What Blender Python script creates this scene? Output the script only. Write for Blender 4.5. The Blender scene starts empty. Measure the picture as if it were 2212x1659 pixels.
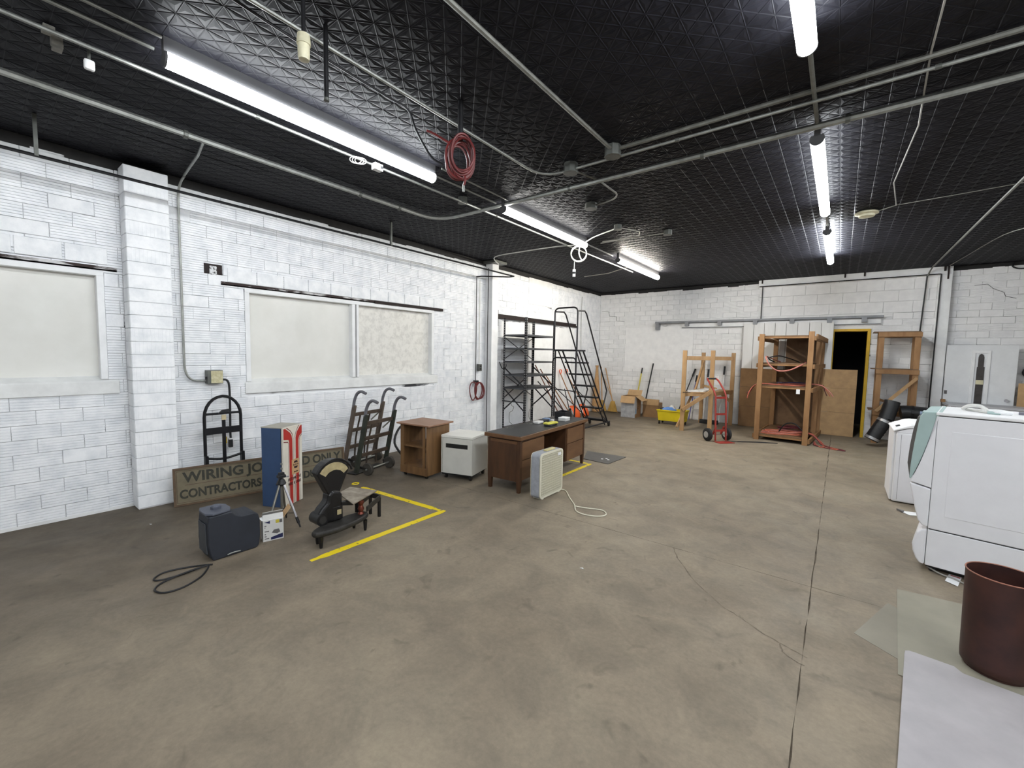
import bpy, math, random
from mathutils import Matrix, Vector
random.seed(7)
S = bpy.context.scene
COL = S.collection
# ------------------------------------------------------------------ camera, world, exposure
F_PX = 921.62
CAMP = Vector((0.0, 0.0, 1.70))
RX = Vector((0.79213, 0.61006, 0.01873)); RY = Vector((-0.05917, 0.04621, 0.99718)); RF = Vector((-0.60748, 0.79100, -0.07270))
cd = bpy.data.cameras.new('camera'); cam = bpy.data.objects.new('camera', cd); COL.objects.link(cam)
cd.sensor_fit = 'HORIZONTAL'; cd.sensor_width = 36.0; cd.lens = F_PX / 2212 * 36.0; cd.clip_end = 100; cd.clip_start = 0.05
M = Matrix((RX, RY, -RF)).transposed().to_4x4(); M.translation = CAMP
cam.matrix_world = M
S.camera = cam
w = bpy.data.worlds.new('world'); S.world = w; w.use_nodes = True
w.node_tree.nodes['Background'].inputs[0].default_value = (0.01, 0.011, 0.013, 1)
w.node_tree.nodes['Background'].inputs[1].default_value = 0.3
S.view_settings.view_transform = 'Standard'
try: S.view_settings.look = 'None'
except Exception: pass
S.view_settings.gamma = 1.0; S.view_settings.use_curve_mapping = False
S.view_settings.exposure = 0.22
LAMPS = [37., 24., 116., 50., 34., 104., 22., 84., 96., 80., 64., 4.]        # radiance of each strip light, in the order they are built

# ------------------------------------------------------------------ materials
def lin(c):
    return tuple((x/255/12.92 if x/255 <= .04045 else ((x/255+.055)/1.055)**2.4) for x in c)
def mat(name, c, rough=.6, metal=0., var=.15, scale=6., bump=0., c2=None, stretch=None, alpha=1., spec=.5, lo=.35, hi=.65, coat=0., detail=5.):
    if name in bpy.data.materials: return bpy.data.materials[name]
    m = bpy.data.materials.new(name); m.use_nodes = True
    nt = m.node_tree; N = nt.nodes; L = nt.links; b = N['Principled BSDF']
    a = lin(c); d = lin(c2) if c2 else tuple(min(1, x*(1+var)) for x in a)
    if not c2: a = tuple(x*(1-var) for x in a)
    g = N.new('ShaderNodeNewGeometry'); mp = N.new('ShaderNodeMapping'); no = N.new('ShaderNodeTexNoise'); rp = N.new('ShaderNodeValToRGB')
    st = stretch or (1, 1, 1)
    mp.inputs['Scale'].default_value = (scale*st[0], scale*st[1], scale*st[2])
    no.inputs['Scale'].default_value = 1.; no.inputs['Detail'].default_value = detail; no.inputs['Roughness'].default_value = .6
    L.new(g.outputs['Position'], mp.inputs['Vector']); L.new(mp.outputs[0], no.inputs['Vector']); L.new(no.outputs[0], rp.inputs[0])
    rp.color_ramp.elements[0].position = lo; rp.color_ramp.elements[1].position = hi
    rp.color_ramp.elements[0].color = (*a, 1); rp.color_ramp.elements[1].color = (*d, 1)
    L.new(rp.outputs[0], b.inputs['Base Color'])
    b.inputs['Roughness'].default_value = rough; b.inputs['Metallic'].default_value = metal
    b.inputs['Specular IOR Level'].default_value = spec; b.inputs['Alpha'].default_value = alpha
    if coat: b.inputs['Coat Weight'].default_value = coat
    if bump:
        bp = N.new('ShaderNodeBump'); bp.inputs['Strength'].default_value = bump; bp.inputs['Distance'].default_value = .01
        L.new(no.outputs[0], bp.inputs['Height']); L.new(bp.outputs[0], b.inputs['Normal'])
    return m
def emit(name, c, s):
    m = bpy.data.materials.new(name); m.use_nodes = True; N = m.node_tree.nodes; N.clear()
    e = N.new('ShaderNodeEmission'); o = N.new('ShaderNodeOutputMaterial'); e.inputs[0].default_value = (*c, 1); e.inputs[1].default_value = s
    m.node_tree.links.new(e.outputs[0], o.inputs[0]); return m
def floor_mat():
    m = bpy.data.materials.new('sealed_concrete'); m.use_nodes = True; nt = m.node_tree; N = nt.nodes; L = nt.links; b = N['Principled BSDF']
    g = N.new('ShaderNodeNewGeometry')
    def noise(sc, det, rough=.6, st=(1, 1, 1), dist=0):
        mp = N.new('ShaderNodeMapping'); mp.inputs['Scale'].default_value = (sc*st[0], sc*st[1], sc*st[2])
        n = N.new('ShaderNodeTexNoise'); n.inputs['Scale'].default_value = 1; n.inputs['Detail'].default_value = det; n.inputs['Roughness'].default_value = rough
        n.inputs['Distortion'].default_value = dist
        L.new(g.outputs['Position'], mp.inputs[0]); L.new(mp.outputs[0], n.inputs['Vector']); return n
    def ramp(n, p0, p1, c0, c1):
        r = N.new('ShaderNodeValToRGB'); r.color_ramp.elements[0].position = p0; r.color_ramp.elements[1].position = p1
        r.color_ramp.elements[0].color = (*c0, 1); r.color_ramp.elements[1].color = (*c1, 1); L.new(n.outputs[0], r.inputs[0]); return r
    def mix(t, f, a, bb):
        x = N.new('ShaderNodeMix'); x.data_type = 'RGBA'; x.blend_type = t
        if isinstance(f, float): x.inputs[0].default_value = f
        else: L.new(f.outputs[0], x.inputs[0])
        L.new(a, x.inputs[6]); L.new(bb, x.inputs[7]); return x.outputs[2]
    big = ramp(noise(.7, 5, .55), .3, .7, lin((122, 111, 96)), lin((144, 133, 116)))
    med = ramp(noise(3.2, 7, .65, dist=.6), .32, .7, (.77, .77, .77), (1.15, 1.13, 1.10))
    c = mix('MULTIPLY', 1., big.outputs[0], med.outputs[0])
    fine = ramp(noise(34, 4, .7), .3, .7, (.9, .9, .9), (1.1, 1.1, 1.1)); c = mix('MULTIPLY', 1., c, fine.outputs[0])
    dark = ramp(noise(5.3, 3, .5, dist=1.2), .25, .36, (.55, .55, .55), (0, 0, 0))
    dk = N.new('ShaderNodeRGB'); dk.outputs[0].default_value = (*lin((92, 83, 71)), 1)
    c = mix('MIX', dark, c, dk.outputs[0])
    scr = ramp(noise(2.1, 8, .75, st=(3., 9., 1), dist=1.5), .695, .75, (0, 0, 0), (.75, .75, .75))
    wh = N.new('ShaderNodeRGB'); wh.outputs[0].default_value = (*lin((176, 166, 146)), 1)
    c = mix('MIX', scr, c, wh.outputs[0])
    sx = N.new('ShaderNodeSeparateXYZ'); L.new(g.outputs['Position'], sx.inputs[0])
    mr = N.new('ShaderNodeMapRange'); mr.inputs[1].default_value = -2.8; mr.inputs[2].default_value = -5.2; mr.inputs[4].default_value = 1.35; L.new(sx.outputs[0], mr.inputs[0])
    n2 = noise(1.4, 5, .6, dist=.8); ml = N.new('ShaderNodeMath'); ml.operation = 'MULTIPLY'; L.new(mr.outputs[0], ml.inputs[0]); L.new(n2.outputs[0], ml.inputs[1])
    gr = N.new('ShaderNodeRGB'); gr.outputs[0].default_value = (*lin((70, 62, 52)), 1)      # grime with painted-in shade, darkening toward the left wall
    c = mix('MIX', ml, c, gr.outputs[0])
    L.new(c, b.inputs['Base Color'])
    rr = ramp(noise(2.5, 5), .3, .7, (.52, .52, .52), (.72, .72, .72)); L.new(rr.outputs[0], b.inputs['Roughness'])
    b.inputs['Specular IOR Level'].default_value = .35
    bp = N.new('ShaderNodeBump'); bp.inputs['Strength'].default_value = .18; bp.inputs['Distance'].default_value = .006
    n = noise(22, 6, .7); L.new(n.outputs[0], bp.inputs['Height']); L.new(bp.outputs[0], b.inputs['Normal'])
    return m
def tape_mat(c, hole):
    m = bpy.data.materials.new('worn_yellow_tape'); m.use_nodes = True; nt = m.node_tree; N = nt.nodes; L = nt.links; b = N['Principled BSDF']
    g = N.new('ShaderNodeNewGeometry'); n = N.new('ShaderNodeTexNoise'); n.inputs['Scale'].default_value = 16; n.inputs['Detail'].default_value = 7; n.inputs['Roughness'].default_value = .65
    L.new(g.outputs['Position'], n.inputs['Vector'])
    r = N.new('ShaderNodeValToRGB'); r.color_ramp.elements[0].position = .36; r.color_ramp.elements[1].position = .40
    r.color_ramp.elements[0].color = (*lin((112, 102, 78)), 1); r.color_ramp.elements[1].color = (*lin(c), 1)
    L.new(n.outputs[0], r.inputs[0]); L.new(r.outputs[0], b.inputs['Base Color']); b.inputs['Roughness'].default_value = .5
    return m

WHITE = mat('painted_block', (223, 226, 230), .62, var=.05, scale=7., bump=.5, c2=(243, 244, 246), lo=.3, hi=.6)
WHITEF = mat('painted_far_block', (228, 228, 229), .62, var=.05, scale=6., bump=.5, c2=(241, 241, 241), lo=.3, hi=.7)
MORTAR = mat('painted_mortar', (58, 58, 62), .8, scale=3., c2=(232, 233, 235), lo=.33, hi=.42, stretch=(1, .45, 2.6), bump=.4, detail=6.)
MORTARF = mat('painted_far_mortar', (78, 78, 80), .8, scale=2.6, c2=(228, 228, 228), lo=.35, hi=.44, stretch=(.45, 1, 2.6), bump=.4, detail=6.)
WPAINT = mat('white_trim_paint', (234, 235, 236), .5, var=.06, scale=4.)
SILL = mat('painted_sill', (226, 227, 226), .6, var=.08, scale=5., bump=.4)
PANEL = mat('cream_board', (219, 218, 212), .6, scale=2.5, c2=(227, 226, 221))
PANELSTAIN = mat('stained_cream_board', (206, 204, 198), .6, scale=14., c2=(225, 223, 217), lo=.36, hi=.56)
LINTEL = mat('rusty_lintel', (52, 40, 38), .7, metal=.3, scale=12., c2=(205, 204, 204), lo=.5, hi=.62, stretch=(1, .3, 1))
RUST = mat('dark_rusty_iron', (40, 30, 29), .7, metal=.3, var=.3, scale=20.)
BLACKC = mat('black_tin_paint', (26, 26, 31), .5, var=.3, scale=5., spec=.10)
BLACKP = mat('black_ceiling_edge', (24, 22, 22), .7, var=.5, scale=8.)
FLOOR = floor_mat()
JOINT = mat('floor_joint_dirt', (108, 97, 83), .9, var=.3, scale=12.)
CONDUIT = mat('galvanised_conduit', (150, 152, 148), .42, metal=.65, var=.18, scale=14.)
CONDUITD = mat('dull_conduit', (112, 112, 106), .55, metal=.4, var=.2, scale=14.)
BOXM = mat('junction_box_steel', (98, 100, 96), .5, metal=.5, var=.15, scale=10.)
BLKM = mat('black_metal', (27, 27, 30), .45, metal=.4, var=.3, scale=14.)
BLKP = mat('black_plastic', (24, 25, 28), .5, var=.3, scale=12.)
WIREM = mat('white_cable', (214, 214, 210), .5, var=.08)
GREYW = mat('grey_cable', (150, 148, 142), .5, var=.1)
HOUSING = mat('lamp_housing', (84, 84, 86), .5, var=.05)
YEL = tape_mat((232, 205, 30), None)
# ------------------------------------------------------------------ mesh helpers
def cr(pts, n=6, closed=False):
    P = [Vector(p) for p in pts]; out = []
    k = len(P); rng = range(k) if closed else range(k-1)
    for i in rng:
        if closed: p0, p1, p2, p3 = P[(i-1) % k], P[i], P[(i+1) % k], P[(i+2) % k]
        else: p0, p1, p2, p3 = P[max(i-1, 0)], P[i], P[i+1], P[min(i+2, k-1)]
        for j in range(n):
            t = j/n
            out.append(.5*((2*p1)+(p2-p0)*t+(2*p0-5*p1+4*p2-p3)*t*t+(3*p1-p0-3*p2+p3)*t**3))
    if not closed: out.append(P[-1])
    return out
def Rz(a): return Matrix.Rotation(math.radians(a), 4, 'Z')
def Rx(a): return Matrix.Rotation(math.radians(a), 4, 'X')
def Ry(a): return Matrix.Rotation(math.radians(a), 4, 'Y')
def T(x, y, z): return Matrix.Translation((x, y, z))
class MB:
    def __init__(s): s.v = []; s.f = []
    def add(s, vs, fs, mx=None):
        b = len(s.v); s.v += [tuple(mx @ Vector(v)) if mx is not None else tuple(v) for v in vs]
        s.f += [tuple(b+i for i in f) for f in fs]; return s
    def box(s, cx, cy, cz, sx, sy, sz, mx=None):
        x, y, z = sx/2, sy/2, sz/2
        vs = [(cx+i*x, cy+j*y, cz+k*z) for k in (-1, 1) for j in (-1, 1) for i in (-1, 1)]
        return s.add(vs, [(0, 2, 3, 1), (4, 5, 7, 6), (0, 1, 5, 4), (2, 6, 7, 3), (0, 4, 6, 2), (1, 3, 7, 5)], mx)
    def bx(s, x0, x1, y0, y1, z0, z1, mx=None):
        return s.box((x0+x1)/2, (y0+y1)/2, (z0+z1)/2, x1-x0, y1-y0, z1-z0, mx)
    def bar(s, p0, p1, w, h, up=(0, 0, 1)):
        p0 = Vector(p0); p1 = Vector(p1); d = (p1-p0); l = d.length; d.normalize(); u = Vector(up)
        if abs(d.dot(u)) > .98: u = Vector((1, 0, 0)) if abs(d.x) < .9 else Vector((0, 1, 0))
        a = d.cross(u).normalized(); b = a.cross(d).normalized()
        mx = Matrix((a, d, b)).transposed().to_4x4(); mx.translation = (p0+p1)/2
        return s.box(0, 0, 0, w, l, h, mx)
    def tube(s, pts, r, n=7, closed=False, caps=True, r1=None):
        P = [Vector(p) for p in pts]; k = len(P); rings = []
        t0 = (P[1]-P[0]).normalized(); u = Vector((0, 0, 1)) if abs(t0.z) < .9 else Vector((1, 0, 0))
        a = t0.cross(u).normalized()
        b0 = len(s.v)
        for i in range(k):
            if closed: t = (P[(i+1) % k]-P[i-1])
            else: t = P[min(i+1, k-1)]-P[max(i-1, 0)]
            if t.length < 1e-9: t = t0.copy()
            t.normalize(); a = (a-t*a.dot(t))
            if a.length < 1e-6: a = t.cross(Vector((0.3, .5, .8)))
            a.normalize(); b = t.cross(a)
            rr = r if r1 is None else r+(r1-r)*i/(k-1)
            for j in range(n):
                an = 2*math.pi*j/n; s.v.append(tuple(P[i]+(a*math.cos(an)+b*math.sin(an))*rr))
        for i in range(k if closed else k-1):
            for j in range(n):
                A = b0+i*n; B = b0+((i+1) % k)*n
                s.f.append((A+j, A+(j+1) % n, B+(j+1) % n, B+j))
        if not closed and caps:
            s.f.append(tuple(b0+j for j in reversed(range(n)))); s.f.append(tuple(b0+(k-1)*n+j for j in range(n)))
        return s
    def cyl(s, p0, p1, r, r1=None, n=14): return s.tube([p0, p1], r, n, r1=r1 if r1 is not None else r)
    def lathe(s, prof, mx=None, n=20, cap=True):
        vs = []; fs = []
        for (r, z) in prof:
            for j in range(n):
                a = 2*math.pi*j/n; vs.append((r*math.cos(a), r*math.sin(a), z))
        for i in range(len(prof)-1):
            for j in range(n): fs.append((i*n+j, i*n+(j+1) % n, (i+1)*n+(j+1) % n, (i+1)*n+j))
        if cap:
            fs.append(tuple(reversed(range(n)))); fs.append(tuple((len(prof)-1)*n+j for j in range(n)))
        return s.add(vs, fs, mx)
    def prism(s, poly, ext, mx=None):
        "poly: 3D points (planar), ext: extrusion vector"
        k = len(poly); e = Vector(ext); P = [Vector(p) for p in poly]
        vs = P+[p+e for p in P]
        fs = [tuple(reversed(range(k))), tuple(range(k, 2*k))]+[(i, (i+1) % k, k+(i+1) % k, k+i) for i in range(k)]
        return s.add(vs, fs, mx)
    def mesh(s, name, m, smooth=False, fix=True):
        me = bpy.data.meshes.new(name); me.from_pydata(s.v, [], s.f); me.update()
        if fix:
            import bmesh
            bm = bmesh.new(); bm.from_mesh(me); bmesh.ops.recalc_face_normals(bm, faces=bm.faces); bm.to_mesh(me); bm.free()
        if m: me.materials.append(m)
        if smooth:
            for p in me.polygons: p.use_smooth = True
            try: me.set_sharp_from_angle(angle=math.radians(40))
            except Exception: pass
        return me
    def build(s, name, m, parent=None, world=True, smooth=False, bevel=0., fix=True, seg=2):
        if parent is not None and world and parent.type == 'EMPTY' or (parent is not None and world and parent.parent is not None):
            root = parent
            while root.parent: root = root.parent
            inv = root.matrix_basis.inverted(); s.v = [tuple(inv @ Vector(v)) for v in s.v]
        me = s.mesh(name, m, smooth, fix)
        o = bpy.data.objects.new(name, me); COL.objects.link(o)
        if parent is not None: o.parent = parent
        if bevel:
            bv = o.modifiers.new('bevel', 'BEVEL'); bv.width = bevel; bv.segments = seg; bv.limit_method = 'ANGLE'; bv.angle_limit = math.radians(35)
        return o
def tag(o, label, cat, group=None):
    o['label'] = label; o['category'] = cat
    if group: o['group'] = group
    return o
def thing(name, label, cat, loc=(0, 0, 0), rotz=0., group=None):
    o = bpy.data.objects.new(name, None); COL.objects.link(o); o.empty_display_size = .1
    o.matrix_basis = T(*loc) @ Rz(rotz)
    return tag(o, label, cat, group)
def struct(o): o['kind'] = 'structure'; return o
def text(body, size, m, parent, mx, name='lettering', ext=.0008, align='LEFT', sx=1., shear=0., bold=0.):
    c = bpy.data.curves.new(name, 'FONT'); c.body = body; c.size = size; c.extrude = ext; c.align_x = align; c.resolution_u = 3; c.shear = shear; c.offset = bold
    o = bpy.data.objects.new('tmp', c); COL.objects.link(o); bpy.context.view_layer.update()
    me = bpy.data.meshes.new_from_object(o.evaluated_get(bpy.context.evaluated_depsgraph_get())); bpy.data.objects.remove(o); bpy.data.curves.remove(c)
    me.transform(mx @ Matrix.Diagonal((sx, 1, 1, 1)))
    me.materials.clear(); me.materials.append(m); me.name = name
    p = bpy.data.objects.new(name, me); COL.objects.link(p); p.parent = parent; return p
def in_frame(p):
    d = Vector(p)-CAMP; z = d.dot(RF)
    if z < .1: return False
    return abs(d.dot(RX)/z*F_PX) < 1106 and abs(d.dot(RY)/z*F_PX) < 830

# ------------------------------------------------------------------ the room
WX, FY, CZ = -5.88, 12.0, 3.55
XR, YB = 6.6, -5.5
XJ, YJ = -.075, 3.81
fl = struct(MB().bx(WX-.3, XR+.3, YB-.3, FY+3, -.25, -.012).build('floor', JOINT))
g = .003
for (x0, x1, y0, y1) in ((WX-.05, XJ-g, YB, YJ-.0025), (XJ+g, XR, YB, YJ-.0025), (WX-.05, XJ-g, YJ+.0025, FY+2.6), (XJ+g, XR, YJ+.0025, FY+2.6)):
    m = MB(); nx = 26; ny = 44                                    # slab edges wander a little along the joint
    def wob(a, b): return .004*math.sin(a*7.1+b)+.003*math.sin(a*19.7+2*b)+random.uniform(-.002, .002)
    top = []
    n = 60
    ring = [(x0+(x1-x0)*i/n, y0+(wob(i*.37, 1) if abs(y0-YJ) < .1 else 0)*.35) for i in range(n)]
    ring += [(x1+(wob(i*.31, 2) if abs(x1-XJ) < .1 else 0), y0+(y1-y0)*i/n) for i in range(n)]
    ring += [(x1-(x1-x0)*i/n, y1+(wob(i*.41, 3) if abs(y1-YJ) < .1 else 0)*.35) for i in range(n)]
    ring += [(x0+(wob(i*.29, 4) if abs(x0-XJ) < .1 else 0), y1-(y1-y0)*i/n) for i in range(n)]
    m.prism([(x, y, -.06) for x, y in ring], (0, 0, .06))
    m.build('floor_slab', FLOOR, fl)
def crack(pts, wd, nm='crack'):
    P = []
    for i in range(len(pts)-1):
        a, b = pts[i], pts[i+1]
        for k in range(5):
            t = k/5; P.append((a[0]+(b[0]-a[0])*t+random.uniform(-.004, .004), a[1]+(b[1]-a[1])*t+random.uniform(-.004, .004)))
    P.append(pts[-1]); m = MB()
    for i in range(len(P)-1):
        a = Vector((*P[i], 0)); b = Vector((*P[i+1], 0)); d = (b-a).normalized(); nn = Vector((-d.y, d.x, 0))*wd*random.uniform(.3, .7)
        m.add([a-nn, a+nn, b+nn, b-nn], [(3, 2, 1, 0)], T(0, 0, .0008))
    m.build(nm, JOINT, fl, fix=False)
crack([(-1.081, 3.81), (-.997, 3.634), (-.782, 3.336), (-.543, 3.111), (-.419, 3.047), (-.277, 2.956), (-.176, 2.919), (-.051, 2.871)], .008)
crack([(-.188, 2.92), (-.169, 2.843), (-.11, 2.80), (-.06, 2.788)], .008)
crack([(-.30, 6.45), (-.20, 6.36), (-.08, 6.33)], .008)

# --- block walls
H, LB, GAP = .1335, .311, .0048
_bm = {}
def block_mesh(l, kind, h=H, mtl=None):
    key = (round(l, 2), kind, h, mtl.name)
    if key in _bm: return _bm[key]
    l = round(l, 2)-GAP*.7; hh = h-GAP; m = MB(); d = .03
    if kind == 'ribbed':                                            # face at y=0 towards -y, five scored ribs
        pr = [(d, 0)]; nr = 5; p = hh/nr; gr = .0095
        for i in range(nr):
            z0 = i*p
            pr += [(0, z0+(gr/2 if i else .001)), (0, z0+p-(gr/2 if i < nr-1 else .001))]
            if i < nr-1: pr += [(.012, z0+p-gr/3), (.012, z0+p+gr/3)]
        pr += [(d, hh)]
        m.prism([(0, y, z) for y, z in pr], (l, 0, 0))
    elif kind == 'vscore':
        pr = [(0, d)]; nr = max(4, int(l/.03)); p = l/nr; gr = .003
        for i in range(nr):
            x0 = i*p; pr += [(x0+gr/2, 0), (x0+p-gr/2, 0)]
            if i < nr-1: pr += [(x0+p-gr/4, .0012), (x0+p+gr/4, .0012)]
        pr += [(l, d)]
        m.prism([(x, y, 0) for x, y in pr], (0, 0, hh))
    else:
        c = .004
        m.add([(0, d, 0), (l, d, 0), (l, d, hh), (0, d, hh), (0, c, 0), (l, c, 0), (l, c, hh), (0, c, hh), (c, 0, c), (l-c, 0, c), (l-c, 0, hh-c), (c, 0, hh-c)],
              [(8, 9, 10, 11), (4, 5, 9, 8), (5, 6, 10, 9), (6, 7, 11, 10), (7, 4, 8, 11), (0, 1, 5, 4), (1, 2, 6, 5), (2, 3, 7, 6), (3, 0, 4, 7)])
    me = m.mesh('block', mtl); _bm[key] = me; return me
def lay(parent, frame, s0, s1, z0, z1, openings, mtl, limit, smooth_p=.1, h=H, lb=LB, name='block', kind0='ribbed', off=0., dx=0.):
    "frame: matrix from (s along wall, y into wall, z up) to world"
    items = []; k = 0; z = z0
    while z < z1-.03:
        hh = min(h, z1-z)
        s = s0-(lb/2 if k % 2 else 0)-off
        while s < s1:
            a, b = max(s, s0), min(s+lb, s1); s += lb
            segs = [(a, b)]; zc = z+hh/2
            for (o0, o1, q0, q1) in openings:
                if q0 < zc < q1:
                    ns = []
                    for (a1, b1) in segs:
                        if b1 <= o0 or a1 >= o1: ns.append((a1, b1)); continue
                        if a1 < o0: ns.append((a1, o0))
                        if b1 > o1: ns.append((o1, b1))
                    segs = ns
            for (a1, b1) in segs:
                if b1-a1 > .018: items.append((a1, z, b1-a1, 'smooth' if (random.random() < smooth_p) else kind0, hh))
        z += h; k += 1
    def key(it):
        p = frame @ Vector((it[0]+it[2]/2, 0, it[1]+it[4]/2)); return (0 if in_frame(p) else 1, (p-CAMP).length)
    items.sort(key=key); rest = MB()
    for i, (a, zz, l, kd, hh) in enumerate(items):
        mx = frame @ T(a+GAP/2, random.uniform(-.0035, .0035), zz+GAP/2+random.uniform(-.0012, .0012)) @ Rz(random.uniform(-.4, .4)) @ Ry(random.uniform(-.35, .35))
        if i < limit and abs(hh-h) < .02:
            me = block_mesh(l, kd, h, mtl); o = bpy.data.objects.new(name, me); COL.objects.link(o); o.matrix_basis = mx; o.parent = parent
        else:
            me = block_mesh(l, kd if hh == h else 'smooth', h if abs(hh-h) < .02 else round(hh, 2), mtl)
            rest.add([tuple(v.co) for v in me.vertices], [tuple(p.vertices) for p in me.polygons], mx)
    if rest.v:
        o = rest.build(name+'_courses', mtl, parent, world=False, fix=False); o['kind'] = 'stuff'
# left wall: backing (mortar) with the blocks proud of it
LW = T(WX, 0, 0) @ Matrix(((0, -1, 0, 0), (1, 0, 0, 0), (0, 0, 1, 0), (0, 0, 0, 1)))   # s -> +Y, into wall -> -X
W1 = (-1.35, .93, 1.21, 2.47); W2 = (2.20, 5.30, 1.13, 2.47); PIL = (1.075, 1.43, 0, 3.6); PATCH = (8.24, 9.25, 2.86, 3.6); BD = (7.25, 10.42, 0, 2.40)
def shell(holes, s0, s1, z0, z1, mx, m, th=.25, back=.017):
    "wall slab from s0..s1, z0..z1 with rectangular holes, face at y=back"
    ss = sorted(set([s0, s1]+[h[0] for h in holes]+[h[1] for h in holes])); zs = sorted(set([z0, z1]+[h[2] for h in holes]+[h[3] for h in holes]))
    ss = [a for a in ss if s0 <= a <= s1]; zs = [a for a in zs if z0 <= a <= z1]
    for i in range(len(ss)-1):
        for j in range(len(zs)-1):
            cx, cz = (ss[i]+ss[i+1])/2, (zs[j]+zs[j+1])/2
            if any(h[0] < cx < h[1] and h[2] < cz < h[3] for h in holes): continue
            m.bx(ss[i], ss[i+1], back, th, zs[j], zs[j+1], mx)
    return m
wl = struct(shell([W1, W2], -5.5, FY+.25, 0, CZ, LW, MB()).build('wall_left', MORTAR))
lay(wl, LW, -1.6, FY, .018, 3.46, [W1, W2, PIL, PATCH, BD, (1.79, 1.97, 2.52, 2.66)], WHITE, 300)
MB().bx(-5.5, FY, -.004, .02, 0, .03, LW).build('base_ledge', SILL, wl)
rg = MB()                                                            # ragged black paint line along the top of the wall
yy = -2.
while yy < FY-.1:
    l = random.uniform(.12, .5); rg.bx(yy, yy+l, -.004+random.uniform(0, .003), .03, 3.455+random.uniform(-.012, .02), CZ, LW); yy += l
rg.build('black_paint_edge', BLACKP, wl)
# lintel soldier courses (smooth, larger blocks) above the windows
for (a, b, n, zz) in ((-.9, .98, 6, 2.50), (2.02, 5.62, 11, 2.485)):
    for i in range(n):
        l = (b-a)/n; o = bpy.data.objects.new('lintel_block', block_mesh(l-.012, 'smooth', .165, WHITE)); COL.objects.link(o)
        o.matrix_basis = LW @ T(a+i*l, -.014, zz); o.parent = wl
MB().bx(1.79, 1.97, .005, .02, 2.535, 2.67, LW).build('broken_hole', RUST, wl); MB().bx(1.84, 1.915, -.004, .02, 2.54, 2.65, LW).build('brick_stub', mat('chipped_brick', (60, 56, 56), .8, c2=(225, 226, 228), scale=38., lo=.40, hi=.5), wl, bevel=.01)
# patch panel and boarded doorway on the left wall, beyond the post
MB().bx(PATCH[0], PATCH[1], -.004, .03, PATCH[2], 3.47, LW).build('patch_panel', WPAINT, wl, bevel=.004)
for (a, b) in ((7.26, 8.42), (8.44, 9.42), (9.44, 10.30)):
    MB().bx(a, b, .006+.004*random.random(), .05, 0.0, 2.38, LW).build('board_panel', WPAINT, wl, bevel=.004)
MB().bx(10.30, 10.42, -.02, .05, 0, 2.40, LW).build('jamb_board', WPAINT, wl, bevel=.004)
MB().bx(7.05, 10.52, -.05, .04, 2.43, 2.475, LW).bx(7.05, 10.52, -.005, .01, 2.475, 2.53, LW).build('door_lintel', RUST, wl)
MB().bx(7.0, 7.06, -.06, .02, 2.27, 2.60, LW).build('lintel_bracket', RUST, wl)
# pilaster
pil = MB().bx(1.085, 1.42, -.19, .02, 0, 3.47, LW).build('pilaster', MORTAR, wl)
z = 0.012
while z < 3.40:
    o = bpy.data.objects.new('block', block_mesh(.35, 'vscore' if random.random() < .7 else 'smooth', H, WHITE)); COL.objects.link(o)
    o.matrix_basis = LW @ T(1.078, -.203+random.uniform(-.003, .003), z); o.parent = pil
    o = bpy.data.objects.new('block', block_mesh(.20, 'smooth', H, WHITE)); COL.objects.link(o)
    o.matrix_basis = LW @ T(1.075, .0, z) @ Rz(-90) ; o.parent = pil
    o = bpy.data.objects.new('block', block_mesh(.20, 'smooth', H, WHITE)); COL.objects.link(o)
    o.matrix_basis = LW @ T(1.430, -.2, z) @ Rz(90); o.parent = pil
    z += H
# windows boarded over
def window(n, a, b, z0, z1, muls, lint):
    e = struct(bpy.data.objects.new('window_%d' % n, None)); COL.objects.link(e); e.matrix_basis = LW @ T((a+b)/2, 0, z0)
    def p(nm, m, *bxs, bevel=.004):
        k = MB()
        for q in bxs: k.bx(*q, LW)
        return k.build(nm, m, e, bevel=bevel)
    fw = .055; xs = [a]+muls+[b]; zs = z0+.17
    for i in range(len(xs)-1):
        p('board', PANEL if i == 0 else PANELSTAIN, (xs[i]-.02, xs[i+1]+.02, .085, .10, zs-.05, z1), bevel=0)
    p('backing', BLACKP, (a-.02, b+.02, .2, .22, z0, z1))
    p('jamb', WPAINT, (a, a+fw, -.008, .10, zs-.02, z1-.03)); p('jamb', WPAINT, (b-fw, b, -.008, .10, zs-.02, z1-.03))
    p('head', WPAINT, (a, b, -.010, .10, z1-.085, z1-.03))
    for q in muls:
        p('mullion', WPAINT, (q-.065, q-.012, -.004, .095, zs-.01, z1-.085)); p('mullion', WPAINT, (q+.012, q+.05, -.004, .095, zs-.01, z1-.085))
        p('mullion_gap', mat('dark_gap', (70, 62, 58), .8), (q-.012, q+.012, .03, .095, zs-.01, z1-.085), bevel=0)
    k = MB().prism([LW @ Vector((a-.02, -.02, z0)), LW @ Vector((a-.02, -.02, z0+.13)), LW @ Vector((a-.02, .10, z0+.185)), LW @ Vector((a-.02, .10, z0))], LW.to_3x3() @ Vector((b-a+.10, 0, 0)))
    k.build('sill', SILL, e, bevel=.006)
    p('lintel', LINTEL, (lint[0], lint[1], -.012, .10, z1-.028, z1-.016), (lint[0], lint[1], -.012, -.004, z1-.028, z1+.012), bevel=0)
    if n == 2: p('lintel_end', RUST, (4.05, 5.50, -.028, -.011, z1-.034, z1+.012), bevel=0)
window(1, W1[0], W1[1], W1[2], W1[3], [], (-1.35, 1.03))
window(2, W2[0], W2[1], W2[2], W2[3], [3.73], (1.95, 5.50))
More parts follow.
